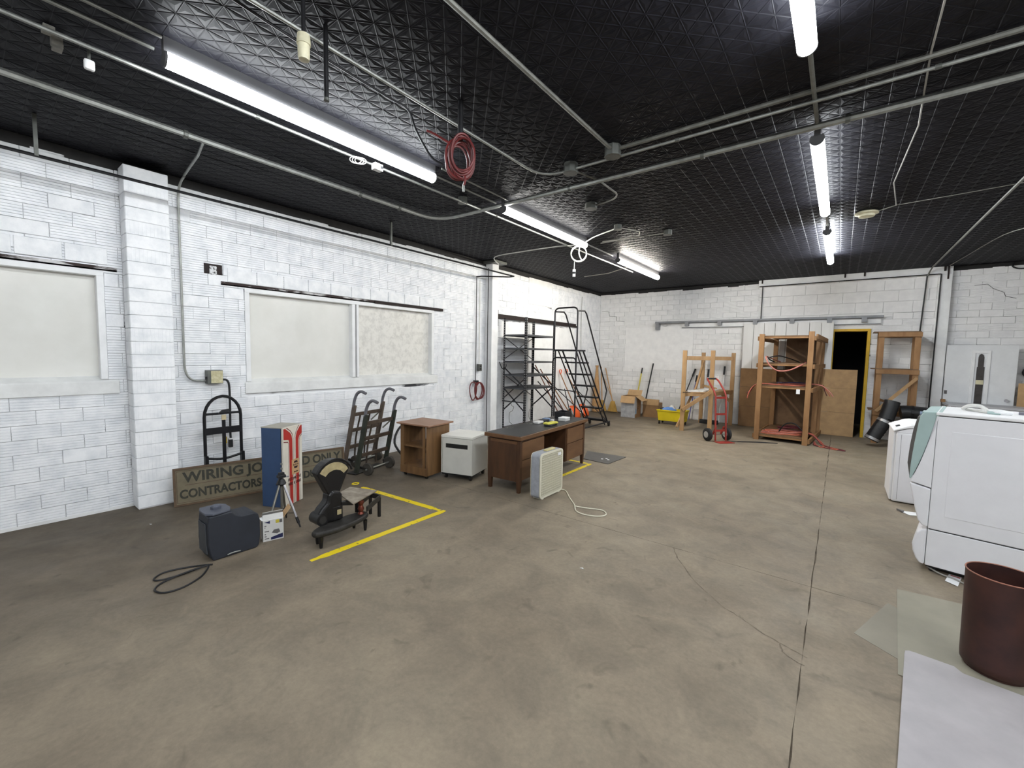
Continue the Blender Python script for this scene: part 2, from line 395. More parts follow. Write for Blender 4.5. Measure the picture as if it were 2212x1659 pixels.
# far wall
FW = T(0, FY, 0)
DO = (-.17, .47, 0, 2.345); INF = (-5.05, -3.15, 1.30, 2.50)
wf = struct(shell([DO], WX-.25, XR, 0, CZ, FW, MB()).build('wall_far', MORTARF))
BIG = (-1.66, 1.44, 2.72, 3.40)
lay(wf, FW, WX, 3.6, .018, 3.47, [(DO[0]-.02, DO[1]+.008, 0, 2.37), INF, BIG], WHITEF, 240, smooth_p=.45)
lay(wf, FW, BIG[0], BIG[1], BIG[2]-.03, BIG[3], [], WHITEF, 60, smooth_p=1., h=.232, lb=.46)
MB().bx(INF[0], INF[1], -.002, .03, INF[2], INF[3], FW).build('infill_panel', WHITEF, wf, bevel=.004)
rg = MB(); yy = WX
while yy < 3.5:
    l = random.uniform(.12, .5); rg.bx(yy, yy+l, -.004+random.uniform(0, .003), .03, 3.465+random.uniform(-.012, .02), CZ, FW); yy += l
rg.build('black_paint_edge', BLACKP, wf)
# step crack in the far wall, right
for pts in ([(1.95, 3.16), (2.12, 3.17), (2.2, 3.08), (2.34, 3.0), (2.36, 2.93), (2.5, 2.88)], [(-5.82, 3.0), (-5.6, 2.98), (-5.58, 2.85), (-5.35, 2.83), (-5.34, 2.70), (-5.1, 2.68)]):
    k = MB()
    for i in range(len(pts)-1):
        k.bar((pts[i][0], FY-.001, pts[i][1]), (pts[i+1][0], FY-.001, pts[i+1][1]), .006, .012, up=(0, 1, 0))
    k.build('wall_crack', MORTARF if False else mat('crack_shadow', (70, 68, 66), .9), wf)
# beam and column on the far wall
trim = struct(MB().bx(-1.68, 1.63, FY-.10, FY+.02, 3.40, CZ).build('trim_1', WPAINT, bevel=.006))
for x in (-1.62, -.05, .28): MB().bx(x, x+.03, FY-.115, FY-.09, 3.47, CZ).build('hanger_strap', RUST, trim)
trim = struct(MB().bx(1.455, 1.625, FY-.12, FY+.02, 0, 3.40).build('trim_2', WPAINT, bevel=.006))
MB().bx(1.55, 1.575, FY-.128, FY-.115, 3.30, CZ).build('iron_strap', RUST, trim); MB().bx(1.50, 1.53, FY-.128, FY-.10, 3.46, CZ).build('iron_strap', RUST, trim)
# doorway with yellow frame and dark room beyond
YF = mat('yellow_door_paint', (214, 172, 38), .5, var=.1)
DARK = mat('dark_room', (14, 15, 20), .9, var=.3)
d1 = struct(bpy.data.objects.new('door_1', None)); COL.objects.link(d1); d1.matrix_basis = T(.15, FY, 0)
MB().bx(.42, .475, FY-.02, FY+.22, 0, 2.36).build('jamb', YF, d1, bevel=.003)
MB().bx(-.20, -.15, FY-.02, FY+.22, 0, 2.36).build('jamb', YF, d1, bevel=.003)
MB().bx(-.15, .42, FY-.02, FY+.22, 2.31, 2.36).build('head', YF, d1, bevel=.003)
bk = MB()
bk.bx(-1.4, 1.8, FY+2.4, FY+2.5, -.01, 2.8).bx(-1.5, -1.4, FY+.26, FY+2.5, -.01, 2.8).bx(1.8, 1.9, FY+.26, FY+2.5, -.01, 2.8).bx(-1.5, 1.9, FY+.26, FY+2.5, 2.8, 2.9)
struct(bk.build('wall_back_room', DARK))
# unseen walls close the room
struct(MB().bx(XR, XR+.2, YB, FY+.25, 0, CZ).build('wall_right', WPAINT))
struct(MB().bx(WX-.25, XR+.2, YB-.2, YB, 0, CZ).build('wall_near', WPAINT))
# ceiling: pressed tin panels, ribs along the squares and both diagonals
ce = struct(MB().bx(WX-.3, XR+.3, YB-.3, FY+.3, CZ+.02, CZ+.2).build('ceiling', BLACKC))
c = .14; tp = MB(); R0 = .0085; DZ = .0024
for i in range(4):
    for j in range(8):
        x0, y0 = i*c, j*c; Q = [(x0, y0), (x0+c, y0), (x0+c, y0+c), (x0, y0+c)]; cc = (x0+c/2, y0+c/2)
        for k in range(4):
            A = Vector((*Q[k], 0)); B = Vector((*Q[(k+1) % 4], 0)); C = Vector((*cc, 0)); G = (A+B+C)/3
            f = .84
            a, b, d = [G+(v-G)*f+Vector((0, 0, DZ)) for v in (A, B, C)]
            g0 = G+Vector((0, 0, DZ-.003))
            tp.add([A, B, C, a, b, d, g0], [(0, 3, 4, 1), (1, 4, 5, 2), (2, 5, 3, 0), (3, 6, 4), (4, 6, 5), (5, 6, 3)])
tpm = tp.mesh('tin_panel', BLACKC, fix=False)
bmf = tpm
i0 = -3.335-5*.56
x = i0
while x < 3.4:
    y = .835-1.12
    while y < FY-.2:
        if x > WX-.5 and (in_frame((x, y, CZ)) or in_frame((x+.56, y+1.12, CZ)) or in_frame((x, y+1.12, CZ)) or in_frame((x+.56, y, CZ))):
            o = bpy.data.objects.new('tin_panel', tpm); COL.objects.link(o); o.location = (x, y, CZ+random.uniform(0, .002)); o.parent = ce
        y += 1.12
    x += .56
# white steel post in the left wall line
po = struct(MB().bx(WX, -5.70, 6.705, 6.905, 0, 3.5).build('trim_3', WPAINT, bevel=.006))
MB().bx(-5.9, -5.55, 6.62, 6.98, 3.5, 3.545).build('cap_plate', BOXM, po)
# sliding plank door on its track
PLANK = mat('white_plank', (221, 221, 219), .55, var=.05, scale=3., c2=(231, 231, 230), stretch=(3, 1, .3))
d2 = struct(bpy.data.objects.new('door_2', None)); COL.objects.link(d2); d2.matrix_basis = T(-1.1, FY-.1, .02)
n = 8; x0, x1 = -1.95, -.165
for i in range(n):
    a = x0+(x1-x0)*i/n; b = x0+(x1-x0)*(i+1)/n
    MB().bx(a+.004, b-.004, FY-.125+random.uniform(-.002, .002), FY-.075, .02, 2.53).build('plank', PLANK, d2, bevel=.003)
MB().bx(x0, x1, FY-.085, FY-.06, .02, 2.50).build('backing', JOINT, d2)
TRK = mat('grey_track', (136, 138, 142), .5, metal=.3, var=.12)
tk = struct(bpy.data.objects.new('trim_4', None)); COL.objects.link(tk); tk.matrix_basis = T(-1.7, FY-.1, 2.6)
MB().bx(-4.15, .66, FY-.13, FY-.07, 2.585, 2.635).build('track', TRK, tk, bevel=.008)
for x in (-4.13, -3.35, -2.55, -1.75, -1.0, -.3, .3): MB().bx(x, x+.09, FY-.15, FY+.01, 2.50 if x > -4 else 2.42, 2.60).build('track_bracket', TRK, tk)
MB().bx(-3.45, .62, FY-.045, FY+.002, 2.47, 2.57).build('track_board', WPAINT, tk); MB().bx(-3.45, .62, FY-.055, FY-.03, 2.455, 2.472).build('track_edge', TRK, tk)
# ------------------------------------------------------------------ strip lights (the room's lamps, plus an added third row)
COOL, NEUT, WARM = (.93, .97, 1.0), (1., .985, .94), (1., .94, .82)
_n = [0]
def strip(x, y0, y1, colr, label, zc=3.43):
    em = emit('led_diffuser', colr, LAMPS[_n[0]]); _n[0] += 1
    t = thing('strip_light', label, 'light', (x, (y0+y1)/2, CZ), 0, 'ceiling strip lights')
    MB().bx(x-.022, x+.022, y0, y1, zc+.025, CZ+.002).build('housing', HOUSING, t)
    prof = []
    for i in range(15):
        a = math.radians(38-i*18.3); prof.append((x+.048*math.cos(a), y0+.012, zc+.048*math.sin(a)))
    MB().prism(prof, (0, y1-y0-.024, 0)).build('diffuser', em, t)
    for y in (y0, y1-.012):
        MB().prism([(p[0]+(p[0]-x)*.05, y, p[2]) for p in prof], (0, .012, 0)).build('end_cap', HOUSING, t)
strip(-3.34, .84, 3.00, COOL, 'long lit strip light on ceiling nearest the left pilaster')
strip(-3.34, 4.10, 6.20, NEUT, 'lit strip light above the boarded double window and white post')
strip(-3.34, 7.45, 9.60, WARM, 'warm lit strip light farthest along the left row')
strip(-.253, .80, 2.98, COOL, 'bright strip light cut by the top edge of the photo')
strip(-.253, 4.22, 6.39, COOL, 'middle lit strip light of the right row')
strip(-.253, 7.33, 9.63, COOL, 'lit strip light farthest along the right row')
strip(-3.34, -2.4, -.1, COOL, 'strip light at the top left corner behind the pilaster')
strip(-.253, -2.6, -.45, COOL, 'strip light of the right row behind the viewer')
strip(2.84, -2.6, -.45, COOL, 'added strip light of an unseen third row behind the viewer on the right')  # third row is added out of view to brighten far wall and right side
strip(2.84, .80, 2.98, COOL, 'added strip light of an unseen third row right of the viewer')
strip(2.84, 4.22, 6.39, COOL, 'added strip light of an unseen third row beyond the right photo edge')
strip(2.84, 7.33, 9.63, COOL, 'added strip light ending an unseen third row beyond the right photo edge')
# ------------------------------------------------------------------ conduits and ceiling fittings
def pipe(name, pts, r, m, label, cat='pipe', group=None, smooth=True, n=8, clamps=(), cm=None):
    o = MB().tube(pts, r, n).build(name, m, smooth=True); tag(o, label, cat, group)
    for (p, q) in clamps: MB().cyl(p, q, r*1.35, n=10).build('clamp', cm or BOXM, o)
    return o
zc = 3.49
def arc(a, b, c_, n=6):   # bend through corner b
    a, b, c_ = Vector(a), Vector(b), Vector(c_); return [(1-t)**2*a+2*t*(1-t)*b+t*t*c_ for t in [i/n for i in range(n+1)]]
P = [(-4.5, -3., zc), (-4.5, 3.75, zc)]+arc((-4.5, 3.80, zc), (-4.5, 4.13, zc), (-4.05, 4.13, zc))+[(-3., 4.13, zc), (4.5, 4.15, zc)]
pipe('large_conduit', P, .026, CONDUIT, 'thick galvanised conduit bending across ceiling from left to right', 'conduit',
     clamps=[((-4.5, y, zc), (-4.5, y+.03, zc)) for y in (1.25, 2.9, 3.45)]+[((x, 4.14, zc), (x+.03, 4.14, zc)) for x in (-2.45, -1.1, -.08)])
pipe('small_conduit', [(-2.52, -2., zc), (-2.52, 3.4, zc)]+arc((-2.52, 3.45, zc), (-2.52, 3.72, zc), (-2.3, 3.735, zc))+[(4.5, 3.735, zc)], .012, CONDUIT, 'thin conduit running past hanging red hose then turning right', 'conduit',
     clamps=[((x, 3.735, zc), (x+.03, 3.735, zc)) for x in (-1.2, .35)])
pipe('small_conduit', [(-1.715, -2., zc+.02), (-1.715, 3.66, zc+.02)], .016, CONDUITD, 'lone dull conduit running down middle of the dark ceiling', 'conduit')
pipe('small_conduit', [(-1.70, 3.655, zc+.03), (4.5, 3.62, zc+.03)], .017, CONDUITD, 'dull conduit alongside and above the bright thin one at right', 'conduit')
pipe('small_conduit', [(-3.70, -3., zc), (-3.70, 6.6, zc), (-3.68, 9.0, zc)], .013, CONDUIT, 'thin conduit parallel to left row of strip lights, wall side', 'conduit',
     clamps=[((-3.7, y, zc), (-3.7, y+.025, zc)) for y in (1.5, 2.1, 4.4)])
for (a, b) in ((-3., .82), (3.02, 4.08), (6.22, 7.43)):
    pipe('lamp_conduit', [(-3.43, a, zc+.02), (-3.43, b, zc+.02)], .012, CONDUIT, {-3.: 'conduit pair segment leading to nearest left strip light', 3.02: 'short conduit joining first and second left strip lights', 6.22: 'short conduit joining second and third left strip lights'}[a], 'conduit')
pipe('lamp_conduit', [(-3.27, -3., zc+.02), (-3.27, .82, zc+.02)], .010, CONDUIT, 'slim second conduit beside the lamp feed at top left', 'conduit')
pipe('lamp_conduit', [(-3.25, 3.02, zc+.02), (-3.25, 4.08, zc+.02)], .010, CONDUIT, 'slim second conduit between first and second left lights', 'conduit')
for (a, b, l) in ((2.99, 4.21, 'short conduit joining cut off light to middle right light'), (6.40, 7.32, 'short conduit joining middle and last right lights')):
    pipe('lamp_conduit', [(-.253, a, zc+.02), (-.253, b, zc+.02)], .014, CONDUITD, l, 'conduit')
# conduit dropping down the left wall to the switch box
P = [(-4.52, 1.40, 3.49), (-4.9, 1.47, 3.495), (-5.6, 1.55, 3.50)]+arc((-5.6, 1.55, 3.49), (-5.83, 1.555, 3.47), (-5.84, 1.555, 3.30))+[(-5.84, 1.555, 1.55)]+arc((-5.84, 1.555, 1.50), (-5.84, 1.56, 1.32), (-5.84, 1.67, 1.315))+[(-5.84, 1.755, 1.31)]
pipe('wall_conduit', P, .012, CONDUIT, 'bright conduit dropping beside the pilaster to the switch box', 'conduit')
t = thing('switch_box', 'grey steel switch box with yellowed cover on left wall', 'switch box', (-5.86, 1.835, 1.27))
MB().bx(WX+.005, -5.78, 1.757, 1.912, 1.275, 1.432).build('body', BOXM, t, bevel=.004)
MB().bx(-5.785, -5.775, 1.79, 1.908, 1.283, 1.426).build('cover', mat('yellowed_label', (206, 200, 168), .6, c2=(178, 170, 130), scale=30.), t)
MB().bx(-5.81, -5.80, 1.74, 1.757, 1.33, 1.36).build('toggle', BLKM, t)
pipe('power_cord', cr([(-5.80, 1.91, 1.32), (-5.79, 1.955, 1.31), (-5.785, 1.975, 1.22), (-5.785, 1.975, .9), (-5.78, 1.97, .70), (-5.77, 1.97, .60)], 5), .012, BLKP, 'black cord hanging below the switch box on left wall', 'cord')
t = tag(MB().bx(-5.79, -5.745, 1.945, 1.985, .505, .60).build('cord_plug', BLKP, bevel=.005), 'black and yellow plug ends hanging under the switch box cord', 'plug')
MB().bx(-5.79, -5.745, 1.885, 1.925, .56, .64).build('yellow_connector', mat('dull_yellow', (190, 165, 60), .5), t, bevel=.005)
MB().bx(-5.788, -5.747, 1.947, 1.983, .60, .615).build('white_collar', WPAINT, t)
# black gas rod hung along the left wall
o = tag(MB().tube([(-5.27, -2.5, 3.225), (-5.27, 6.86, 3.225)], .014, 8).build('black_rod', BLKM, smooth=True), 'long black rod hung below ceiling along the left wall', 'rod')
for y in (.47, 3.92): MB().bx(-5.285, -5.255, y-.012, y+.012, 3.22, CZ).build('hanger', BOXM, o)
pipe('black_rod_bend', [(-5.27, 6.86, 3.225), (-5.4, 6.87, 3.225), (-5.72, 6.40, 3.20), (-5.86, 6.40, 3.20)], .012, BLKM, 'short black rod angled from rod end back to wall', 'rod')
# post wiring: conduit, outlet, hose coil, hook
pipe('wall_conduit', [(-5.85, 6.50, 3.15), (-5.85, 6.50, 1.47)], .010, WIREM, 'white painted conduit on wall beside the white post', 'conduit')
pipe('wall_conduit', [(-5.85, 6.40, 3.18), (-5.85, 6.40, 1.40), (-5.85, 6.40, 1.12)], .008, BLKP, 'dark cable on wall beside white post above red coil', 'cable')
pipe('post_cable', [(-5.77, 6.66, 3.4), (-5.77, 6.66, .05)], .008, BLKM, 'dark cable running down the face of the white post', 'cable')
t = thing('outlet_box', 'small outlet box on wall beside the white post', 'outlet', (-5.86, 6.50, 1.32))
MB().bx(WX, -5.81, 6.46, 6.545, 1.32, 1.46).build('body', BOXM, t, bevel=.003); MB().bx(-5.813, -5.806, 6.48, 6.525, 1.345, 1.38).build('socket', BLKP, t); MB().bx(-5.813, -5.806, 6.48, 6.525, 1.40, 1.435).build('socket', BLKP, t)
t = thing('hose_coil', 'red cord coil hanging on left wall beside the white post', 'hose', (-5.82, 6.39, 1.12))
REDH = mat('red_rubber_hose', (98, 32, 32), .45, var=.25, scale=14.)
for k in range(4):
    cy = (6.29, 6.43, 6.45, 6.47)[k]; pts = [(-5.81+.012*math.sin(a*2+k)+.006*k, cy+(.10+.012*k)*math.cos(a), .92+(.185-.006*k)*math.sin(a)) for a in [2*math.pi*i/20 for i in range(20)]]
    MB().tube(pts, .011, 6, closed=True).build('loop', REDH, t, smooth=True)
MB().bx(WX, -5.80, 6.36, 6.44, 1.09, 1.13).build('hanger', BLKM, t)
o = tag(MB().tube(cr([(-5.86, 7.17, 1.50), (-5.83, 7.17, 1.44), (-5.80, 7.18, 1.37), (-5.74, 7.19, 1.36), (-5.70, 7.20, 1.41), (-5.70, 7.20, 1.46)], 4), .009, 6).build('wall_hook', BLKM, smooth=True), 'black iron hook on wall between white post and grey shelving', 'hook')
# ceiling: junction boxes
def jbox(x, y, s, label, h=.06, m=None):
    t = thing('junction_box', label, 'junction box', (x, y, CZ))
    ang = [math.pi/8+k*math.pi/4 for k in range(8)]
    MB().prism([(x+s*math.cos(a), y+s*math.sin(a), CZ-h) for a in ang], (0, 0, h+.003)).build('body', m or BOXM, t, bevel=.003)
    MB().prism([(x+s*1.05*math.cos(a), y+s*1.05*math.sin(a), CZ-h-.006) for a in ang], (0, 0, .006)).build('cover', m or BOXM, t)
jbox(-2.20, 3.74, .07, 'octagonal junction box where thin conduit meets crossing conduit', .085)
jbox(-1.72, 3.65, .072, 'octagonal junction box at end of lone middle conduit', .085)
jbox(-2.64, 5.85, .055, 'small junction box with curved cable beyond second left light')
jbox(-2.55, 4.85, .075, 'junction box at end of short bent conduit')
jbox(-2.14, 6.50, .06, 'farthest small junction box in middle of ceiling')
jbox(-3.72, 3.80, .06, 'small box on wall side conduit between first two left lights')
pipe('short_conduit', [(-2.17, 3.80, zc), (-2.12, 4.2, zc+.03), (-2.12, 4.60, zc+.03)]+arc((-2.12, 4.62, zc+.03), (-2.15, 4.80, zc+.03), (-2.4, 4.84, zc+.03))+[(-2.5, 4.85, zc+.03)], .010, CONDUITD, 'short bent conduit leaving octagonal box toward far wall', 'conduit')
pipe('post_feed_conduit', cr([(-5.62, 6.80, 3.49), (-5.3, 6.30, 3.505), (-4.6, 6.26, 3.51), (-3.9, 6.25, 3.50), (-3.45, 6.22, 3.47), (-3.1, 6.05, 3.50), (-2.7, 5.88, 3.51)], 5), .009, WIREM, 'thin pale cable from white post over to ceiling box', 'cable')
pipe('ceiling_cable', [(-2.6, 5.88, 3.51), (-2.45, 6.2, 3.51), (-2.55, 6.42, 3.51), (-3.2, 6.46, 3.50)], .008, GREYW, 'thin cable looping back from small box to light', 'cable')
pipe('ceiling_cable', [(-2.2, 6.50, 3.515), (-3.15, 6.42, 3.51)], .008, GREYW, 'straight thin cable toward the farthest small box', 'cable')
pipe('ceiling_cable', [(-3.6, 8.5, 3.5), (-4.2, 8.9, 3.5), (-4.9, 9.1, 3.52)], .008, GREYW, 'thin cable beyond third left light toward left wall', 'cable')
# hanging white cable coil with plug
t = thing('hanging_cable', 'white coiled cable with plug hanging from second left light', 'cable', (-3.40, 6.10, 3.42))
for k in range(2):
    MB().tube([(-3.41+.01*k+.125*math.cos(a)*.85, 6.12-.01*k+.125*math.cos(a)*.5, 3.30-.015*k+.12*math.sin(a)) for a in [2*math.pi*i/20 for i in range(20)]], .009, 6, closed=True).build('loop', WIREM, t, smooth=True)
MB().tube(cr([(-3.41, 6.15, 3.44), (-3.41, 6.13, 3.3), (-3.36, 6.13, 3.19)], 4), .010, 6).tube([(-3.465, 6.09, 3.2), (-3.467, 6.09, 3.04)], .007, 6).build('drop', WIREM, t, smooth=True)
MB().cyl((-3.467, 6.09, 3.05), (-3.467, 6.09, 3.01), .026).build('plug_top', WPAINT, t); MB().cyl((-3.467, 6.09, 3.01), (-3.467, 6.09, 2.98), .027).build('plug_band', BLKP, t); MB().cyl((-3.467, 6.09, 2.98), (-3.467, 6.09, 2.935), .024).build('plug_end', WPAINT, t)
# glass jar lamp on black stem, black stub pipe
t = thing('jar_lamp', 'unlit cream glass jar lamp hanging on black stem', 'light', (-2.25, 1.145, CZ))
MB().cyl((-2.25, 1.145, CZ), (-2.25, 1.145, 3.285), .010).build('stem', BLKM, t)
JAR = mat('cream_jar', (205, 200, 172), .35, var=.12, scale=20.)
MB().lathe([(.02, .052), (.030, .048), (.033, .01), (.033, 0.0)], T(-2.25, 1.145, 3.235), 18).build('collar', JAR, t, smooth=True)
MB().lathe([(.029, 0.), (.028, -.06), (.025, -.072), (.012, -.075)], T(-2.25, 1.145, 3.235), 18).build('jar', JAR, t, smooth=True)
t = thing('stub_pipe', 'short black pipe stub hanging down beside the jar lamp', 'pipe', (-2.45, 1.375, CZ))
MB().cyl((-2.45, 1.375, CZ), (-2.45, 1.375, 3.145), .013, n=12).build('pipe', BLKM, t, smooth=True); MB().cyl((-2.45, 1.375, 3.15), (-2.45, 1.375, 3.135), .016, n=12).build('end_ring', BOXM, t)
# red hose coil hanging from ceiling
t = thing('hose_coil', 'red hose coil hanging from ceiling beside the thin conduit', 'hose', (-2.38, 2.40, CZ))
HC = Vector((-2.34, 2.36, 3.145))
for k in range(9):
    a0 = random.uniform(-.25, .25); tilt = random.uniform(-.35, .35); ra = random.uniform(.07, .10); rb = random.uniform(.11, .155)
    dirv = Vector((math.cos(.9+tilt), math.sin(.9+tilt), 0)); off = Vector((-.8, .6, 0))*(.008*(k-4))
    MB().tube([HC+off+dirv*ra*math.cos(a)+Vector((0, 0, rb*math.sin(a)-.006*k+.02))+dirv*a0*.08 for a in [2*math.pi*i/22 for i in range(22)]], .0085, 6, closed=True).build('loop', REDH, t, smooth=True)
MB().cyl(HC+Vector((0, 0, .12)), (HC.x, HC.y, CZ), .02).build('hook_pipe', BLKM, t)
MB().tube(cr([HC+Vector((.02, .02, -.12)), HC+Vector((.035, .02, -.16)), HC+Vector((.02, .02, -.20))], 4), .009, 6).build('tail', REDH, t, smooth=True)
MB().cyl(HC+Vector((.02, .02, -.20)), HC+Vector((.02, .02, -.245)), .009).build('nozzle', CONDUIT, t)
MB().tube(cr([HC+Vector((-.06, -.04, .1)), HC+Vector((-.16, -.12, .17)), HC+Vector((-.2, -.15, .19))], 4), .009, 6).build('tail', REDH, t, smooth=True)
pipe('air_line', cr([(-2.56, -1., 3.50), (-2.58, .6, 3.50), (-2.60, 1.2, 3.48), (-2.62, 1.9, 3.47), (-2.60, 2.08, 3.45), (-2.55, 2.12, 3.3), (-2.46, 2.18, 3.12), (-2.38, 2.22, 3.06)], 5), .008, BLKM, 'thin dark air line feeding the hanging red hose', 'hose')
# small fittings along the left conduit
t = thing('cable_tangle', 'tangle of thin white wire and small box on wall side conduit', 'cable', (-3.60, 2.35, 3.46))
for k in range(3): MB().tube([(-3.66+.03*math.cos(a)+.01*k, 2.33+.04*math.cos(a)+.02*k, 3.45+.03*math.sin(a)) for a in [2*math.pi*i/14 for i in range(14)]], .004, 5, closed=True).build('wire', WIREM, t, smooth=True)
MB().bx(-3.62, -3.56, 2.47, 2.56, 3.40, 3.46).build('receptacle', WPAINT, t, bevel=.004); MB().bx(-3.562, -3.552, 2.53, 2.555, 3.415, 3.44).build('socket', BLKP, t)
t = thing('motion_sensor', 'small white sensor hanging from ceiling at top left', 'sensor', (-3.80, .585, CZ))
MB().cyl((-3.80, .585, CZ), (-3.80, .585, 3.46), .008).build('stem', BOXM, t); MB().box(-3.80, .585, 3.43, .035, .05, .06).build('body', WPAINT, t, bevel=.01)
GR = mat('bare_ceiling_patch', (120, 118, 112), .7, var=.3, scale=18.)
t = thing('bracket_plate', 'pale worn bracket plates on ceiling at top left', 'bracket', (-3.87, .45, CZ))
MB().box(-3.80, .415, CZ-.012, .10, .05, .02, None).build('plate', GR, t, bevel=.004); MB().box(-3.86, .455, CZ-.03, .06, .05, .05).build('plate', GR, t, bevel=.004); MB().box(-3.97, .47, CZ-.012, .09, .045, .02).build('plate', GR, t)
# smoke detector with wires
t = thing('smoke_detector', 'round cream smoke detector on ceiling right of right lights', 'smoke detector', (.147, 7.05, CZ))
MB().lathe([(.10, 0), (.12, -.012), (.12, -.03), (.085, -.04), (.08, -.062), (.03, -.072)], T(.147, 7.05, CZ), 24).build('body', JAR, t, smooth=True)
pipe('sensor_wire', [(.30, 1.5, 3.53), (.31, 3.15, 3.53), (.315, 3.60, 3.525), (.365, 4.59, 3.50), (.325, 6.0, 3.53), (.41, 6.87, 3.53), (.22, 7.05, 3.53)], .0055, GREYW, 'thin wire wandering along ceiling to the smoke detector', 'wire')
pipe('sensor_wire', [(.41, 6.87, 3.53), (.9, 6.82, 3.535), (2.2, 6.6, 3.535)], .004, GREYW, 'faint thin wire crossing ceiling right of smoke detector', 'wire')
pipe('ceiling_pipe', [(1.34, 5.0, 3.525), (1.32, 8., 3.52), (1.30, 11.6, 3.51), (1.29, 11.85, 3.46), (1.27, 11.87, 3.38)], .014, CONDUITD, 'dull pipe across right ceiling down to the far wall beam', 'pipe')
pipe('ceiling_cable', cr([(2.1, 7.0, 3.53), (1.95, 8.6, 3.51), (1.75, 9.3, 3.53), (1.62, 10.8, 3.53), (1.55, 11.7, 3.53)], 4), .006, GREYW, 'thin sagging cable near the right ceiling pipe', 'cable')
pipe('black_pipe', [(-1.66, FY-.125, 3.40), (1.46, FY-.125, 3.405), (1.46, FY-.14, 3.40), (1.45, FY-.15, .86), (1.45, FY-.15, .05)], .011, BLKM, 'thin black pipe under far wall beam turning down column', 'pipe')
pipe('black_cable', [(1.27, FY-.06, 3.40), (1.25, FY-.03, 2.7), (1.235, FY-.03, 2.26)], .012, BLKP, 'black cable dropping from beam to the right wooden rack', 'cable')
pipe('dark_conduit', [(-1.60, FY-.03, 3.40), (-1.60, FY-.03, 2.64)], .010, BLKM, 'short dark conduit down far wall above plank door', 'conduit')
pipe('hose_loop', cr([(2.42, FY-.05, 3.54), (2.40, FY-.08, 3.46), (2.48, FY-.09, 3.41), (2.62, FY-.09, 3.42), (2.72, FY-.05, 3.5)], 5), .014, BLKP, 'black hose loop hanging at top right of far wall', 'hose')
pipe('extension_cord', cr([(-5.84, 10.75, 3.30), (-5.84, 10.75, 2.4), (-5.83, 10.76, 1.75), (-5.82, 10.74, 1.5), (-5.80, 10.66, 1.40)], 5), .007, GREYW, 'thin cord with plug hanging on left wall near far corner', 'cord')
# ------------------------------------------------------------------ floor tape
def tape(p0, p1, wd, label):
    a = Vector((*p0, 0)); b = Vector((*p1, 0)); d = (b-a).normalized(); nn = Vector((-d.y, d.x, 0)); m = MB(); n = 24
    L_ = []; R_ = []
    for i in range(n+1):
        q = a.lerp(b, i/n); e = 1. if 1 < i < n-0 else .55
        L_.append(q+nn*wd/2*e*random.uniform(.93, 1.03)); R_.append(q-nn*wd/2*e*random.uniform(.93, 1.03))
    m.prism([(*p.xy, .0005) for p in L_]+[(*p.xy, .0005) for p in reversed(R_)], (0, 0, .0012))
    return tag(m.build('floor_tape', YEL), label, 'floor tape', 'yellow floor tape')
tape((-3.285, 1.66), (-3.27, 3.12), .072, 'worn yellow floor tape in front of the black scale')
tape((-3.31, 3.085), (-4.62, 2.995), .072, 'yellow floor tape from scale corner back toward hand trucks')
tape((-3.0, 4.55), (-2.99, 5.95), .06, 'yellow floor tape along front of the desk')
tape((-3.02, 5.92), (-3.62, 5.95), .06, 'short yellow floor tape past the desk far end')
t_ = tag(MB().tube([(-4.80+.035*math.cos(a), 3.02+.045*math.sin(a), .004) for a in [2*math.pi*i/10 for i in range(10)]], .007, 5, closed=True).build('tape_scrap', YEL), 'small yellow tape ring on floor before the hand trucks', 'tape')
# ------------------------------------------------------------------ long painted sign leaning by the wall
SGN = mat('sign_board', (112, 103, 82), .65, var=.12, scale=9.); SGNF = mat('sign_frame', (92, 72, 52), .6, var=.2, scale=14.); SGL = mat('sign_letters', (48, 47, 36), .6, var=.4, scale=22.)
t = thing('painted_sign', 'long tan painted sign lettered WIRING and CONTRACTORS leaning by left wall', 'sign', (-5.50, 1.33, 0), 79.5)
tilt = Rx(-6)
MB().bx(0, 1.80, 0, .02, .004, .40, tilt).build('board', SGN, t, world=False)
for q in ((0, 1.80, -.012, .024, .385, .405), (0, 1.80, -.012, .024, .002, .02), (0, .022, -.012, .024, .02, .385), (1.778, 1.80, -.012, .024, .02, .385)):
    MB().bx(*q, tilt).build('frame_rail', SGNF, t, world=False)
MB().bx(.10, 1.70, -.002, .0, .215, .219, tilt).build('rule_line', mat('sign_rule', (84, 58, 44), .6), t, world=False)
MB().bx(.03, 1.77, -.002, .0, .365, .368, tilt).bx(.03, 1.77, -.002, .0, .032, .035, tilt).bx(.03, .033, -.002, .0, .035, .365, tilt).bx(1.767, 1.77, -.002, .0, .035, .365, tilt).build('border_line', mat('sign_rule', (84, 58, 44), .6), t, world=False)
F = lambda x, z: tilt @ T(x, -.002, z) @ Rx(90)
text('WIRING', .150, SGL, t, F(.085, .248), sx=1.02, bold=.0045); text('JO', .150, SGL, t, F(.685, .248), bold=.0045); text('LD', .150, SGL, t, F(1.20, .248), sx=.93, bold=.0045); text('ONLY', .150, SGL, t, F(1.40, .248), sx=.85, bold=.0045)
text('CONTRACTORS-', .130, SGL, t, F(.05, .078), sx=.80, bold=.0045); text('INDU', .12, SGL, t, F(1.18, .08), sx=.85, bold=.0045)
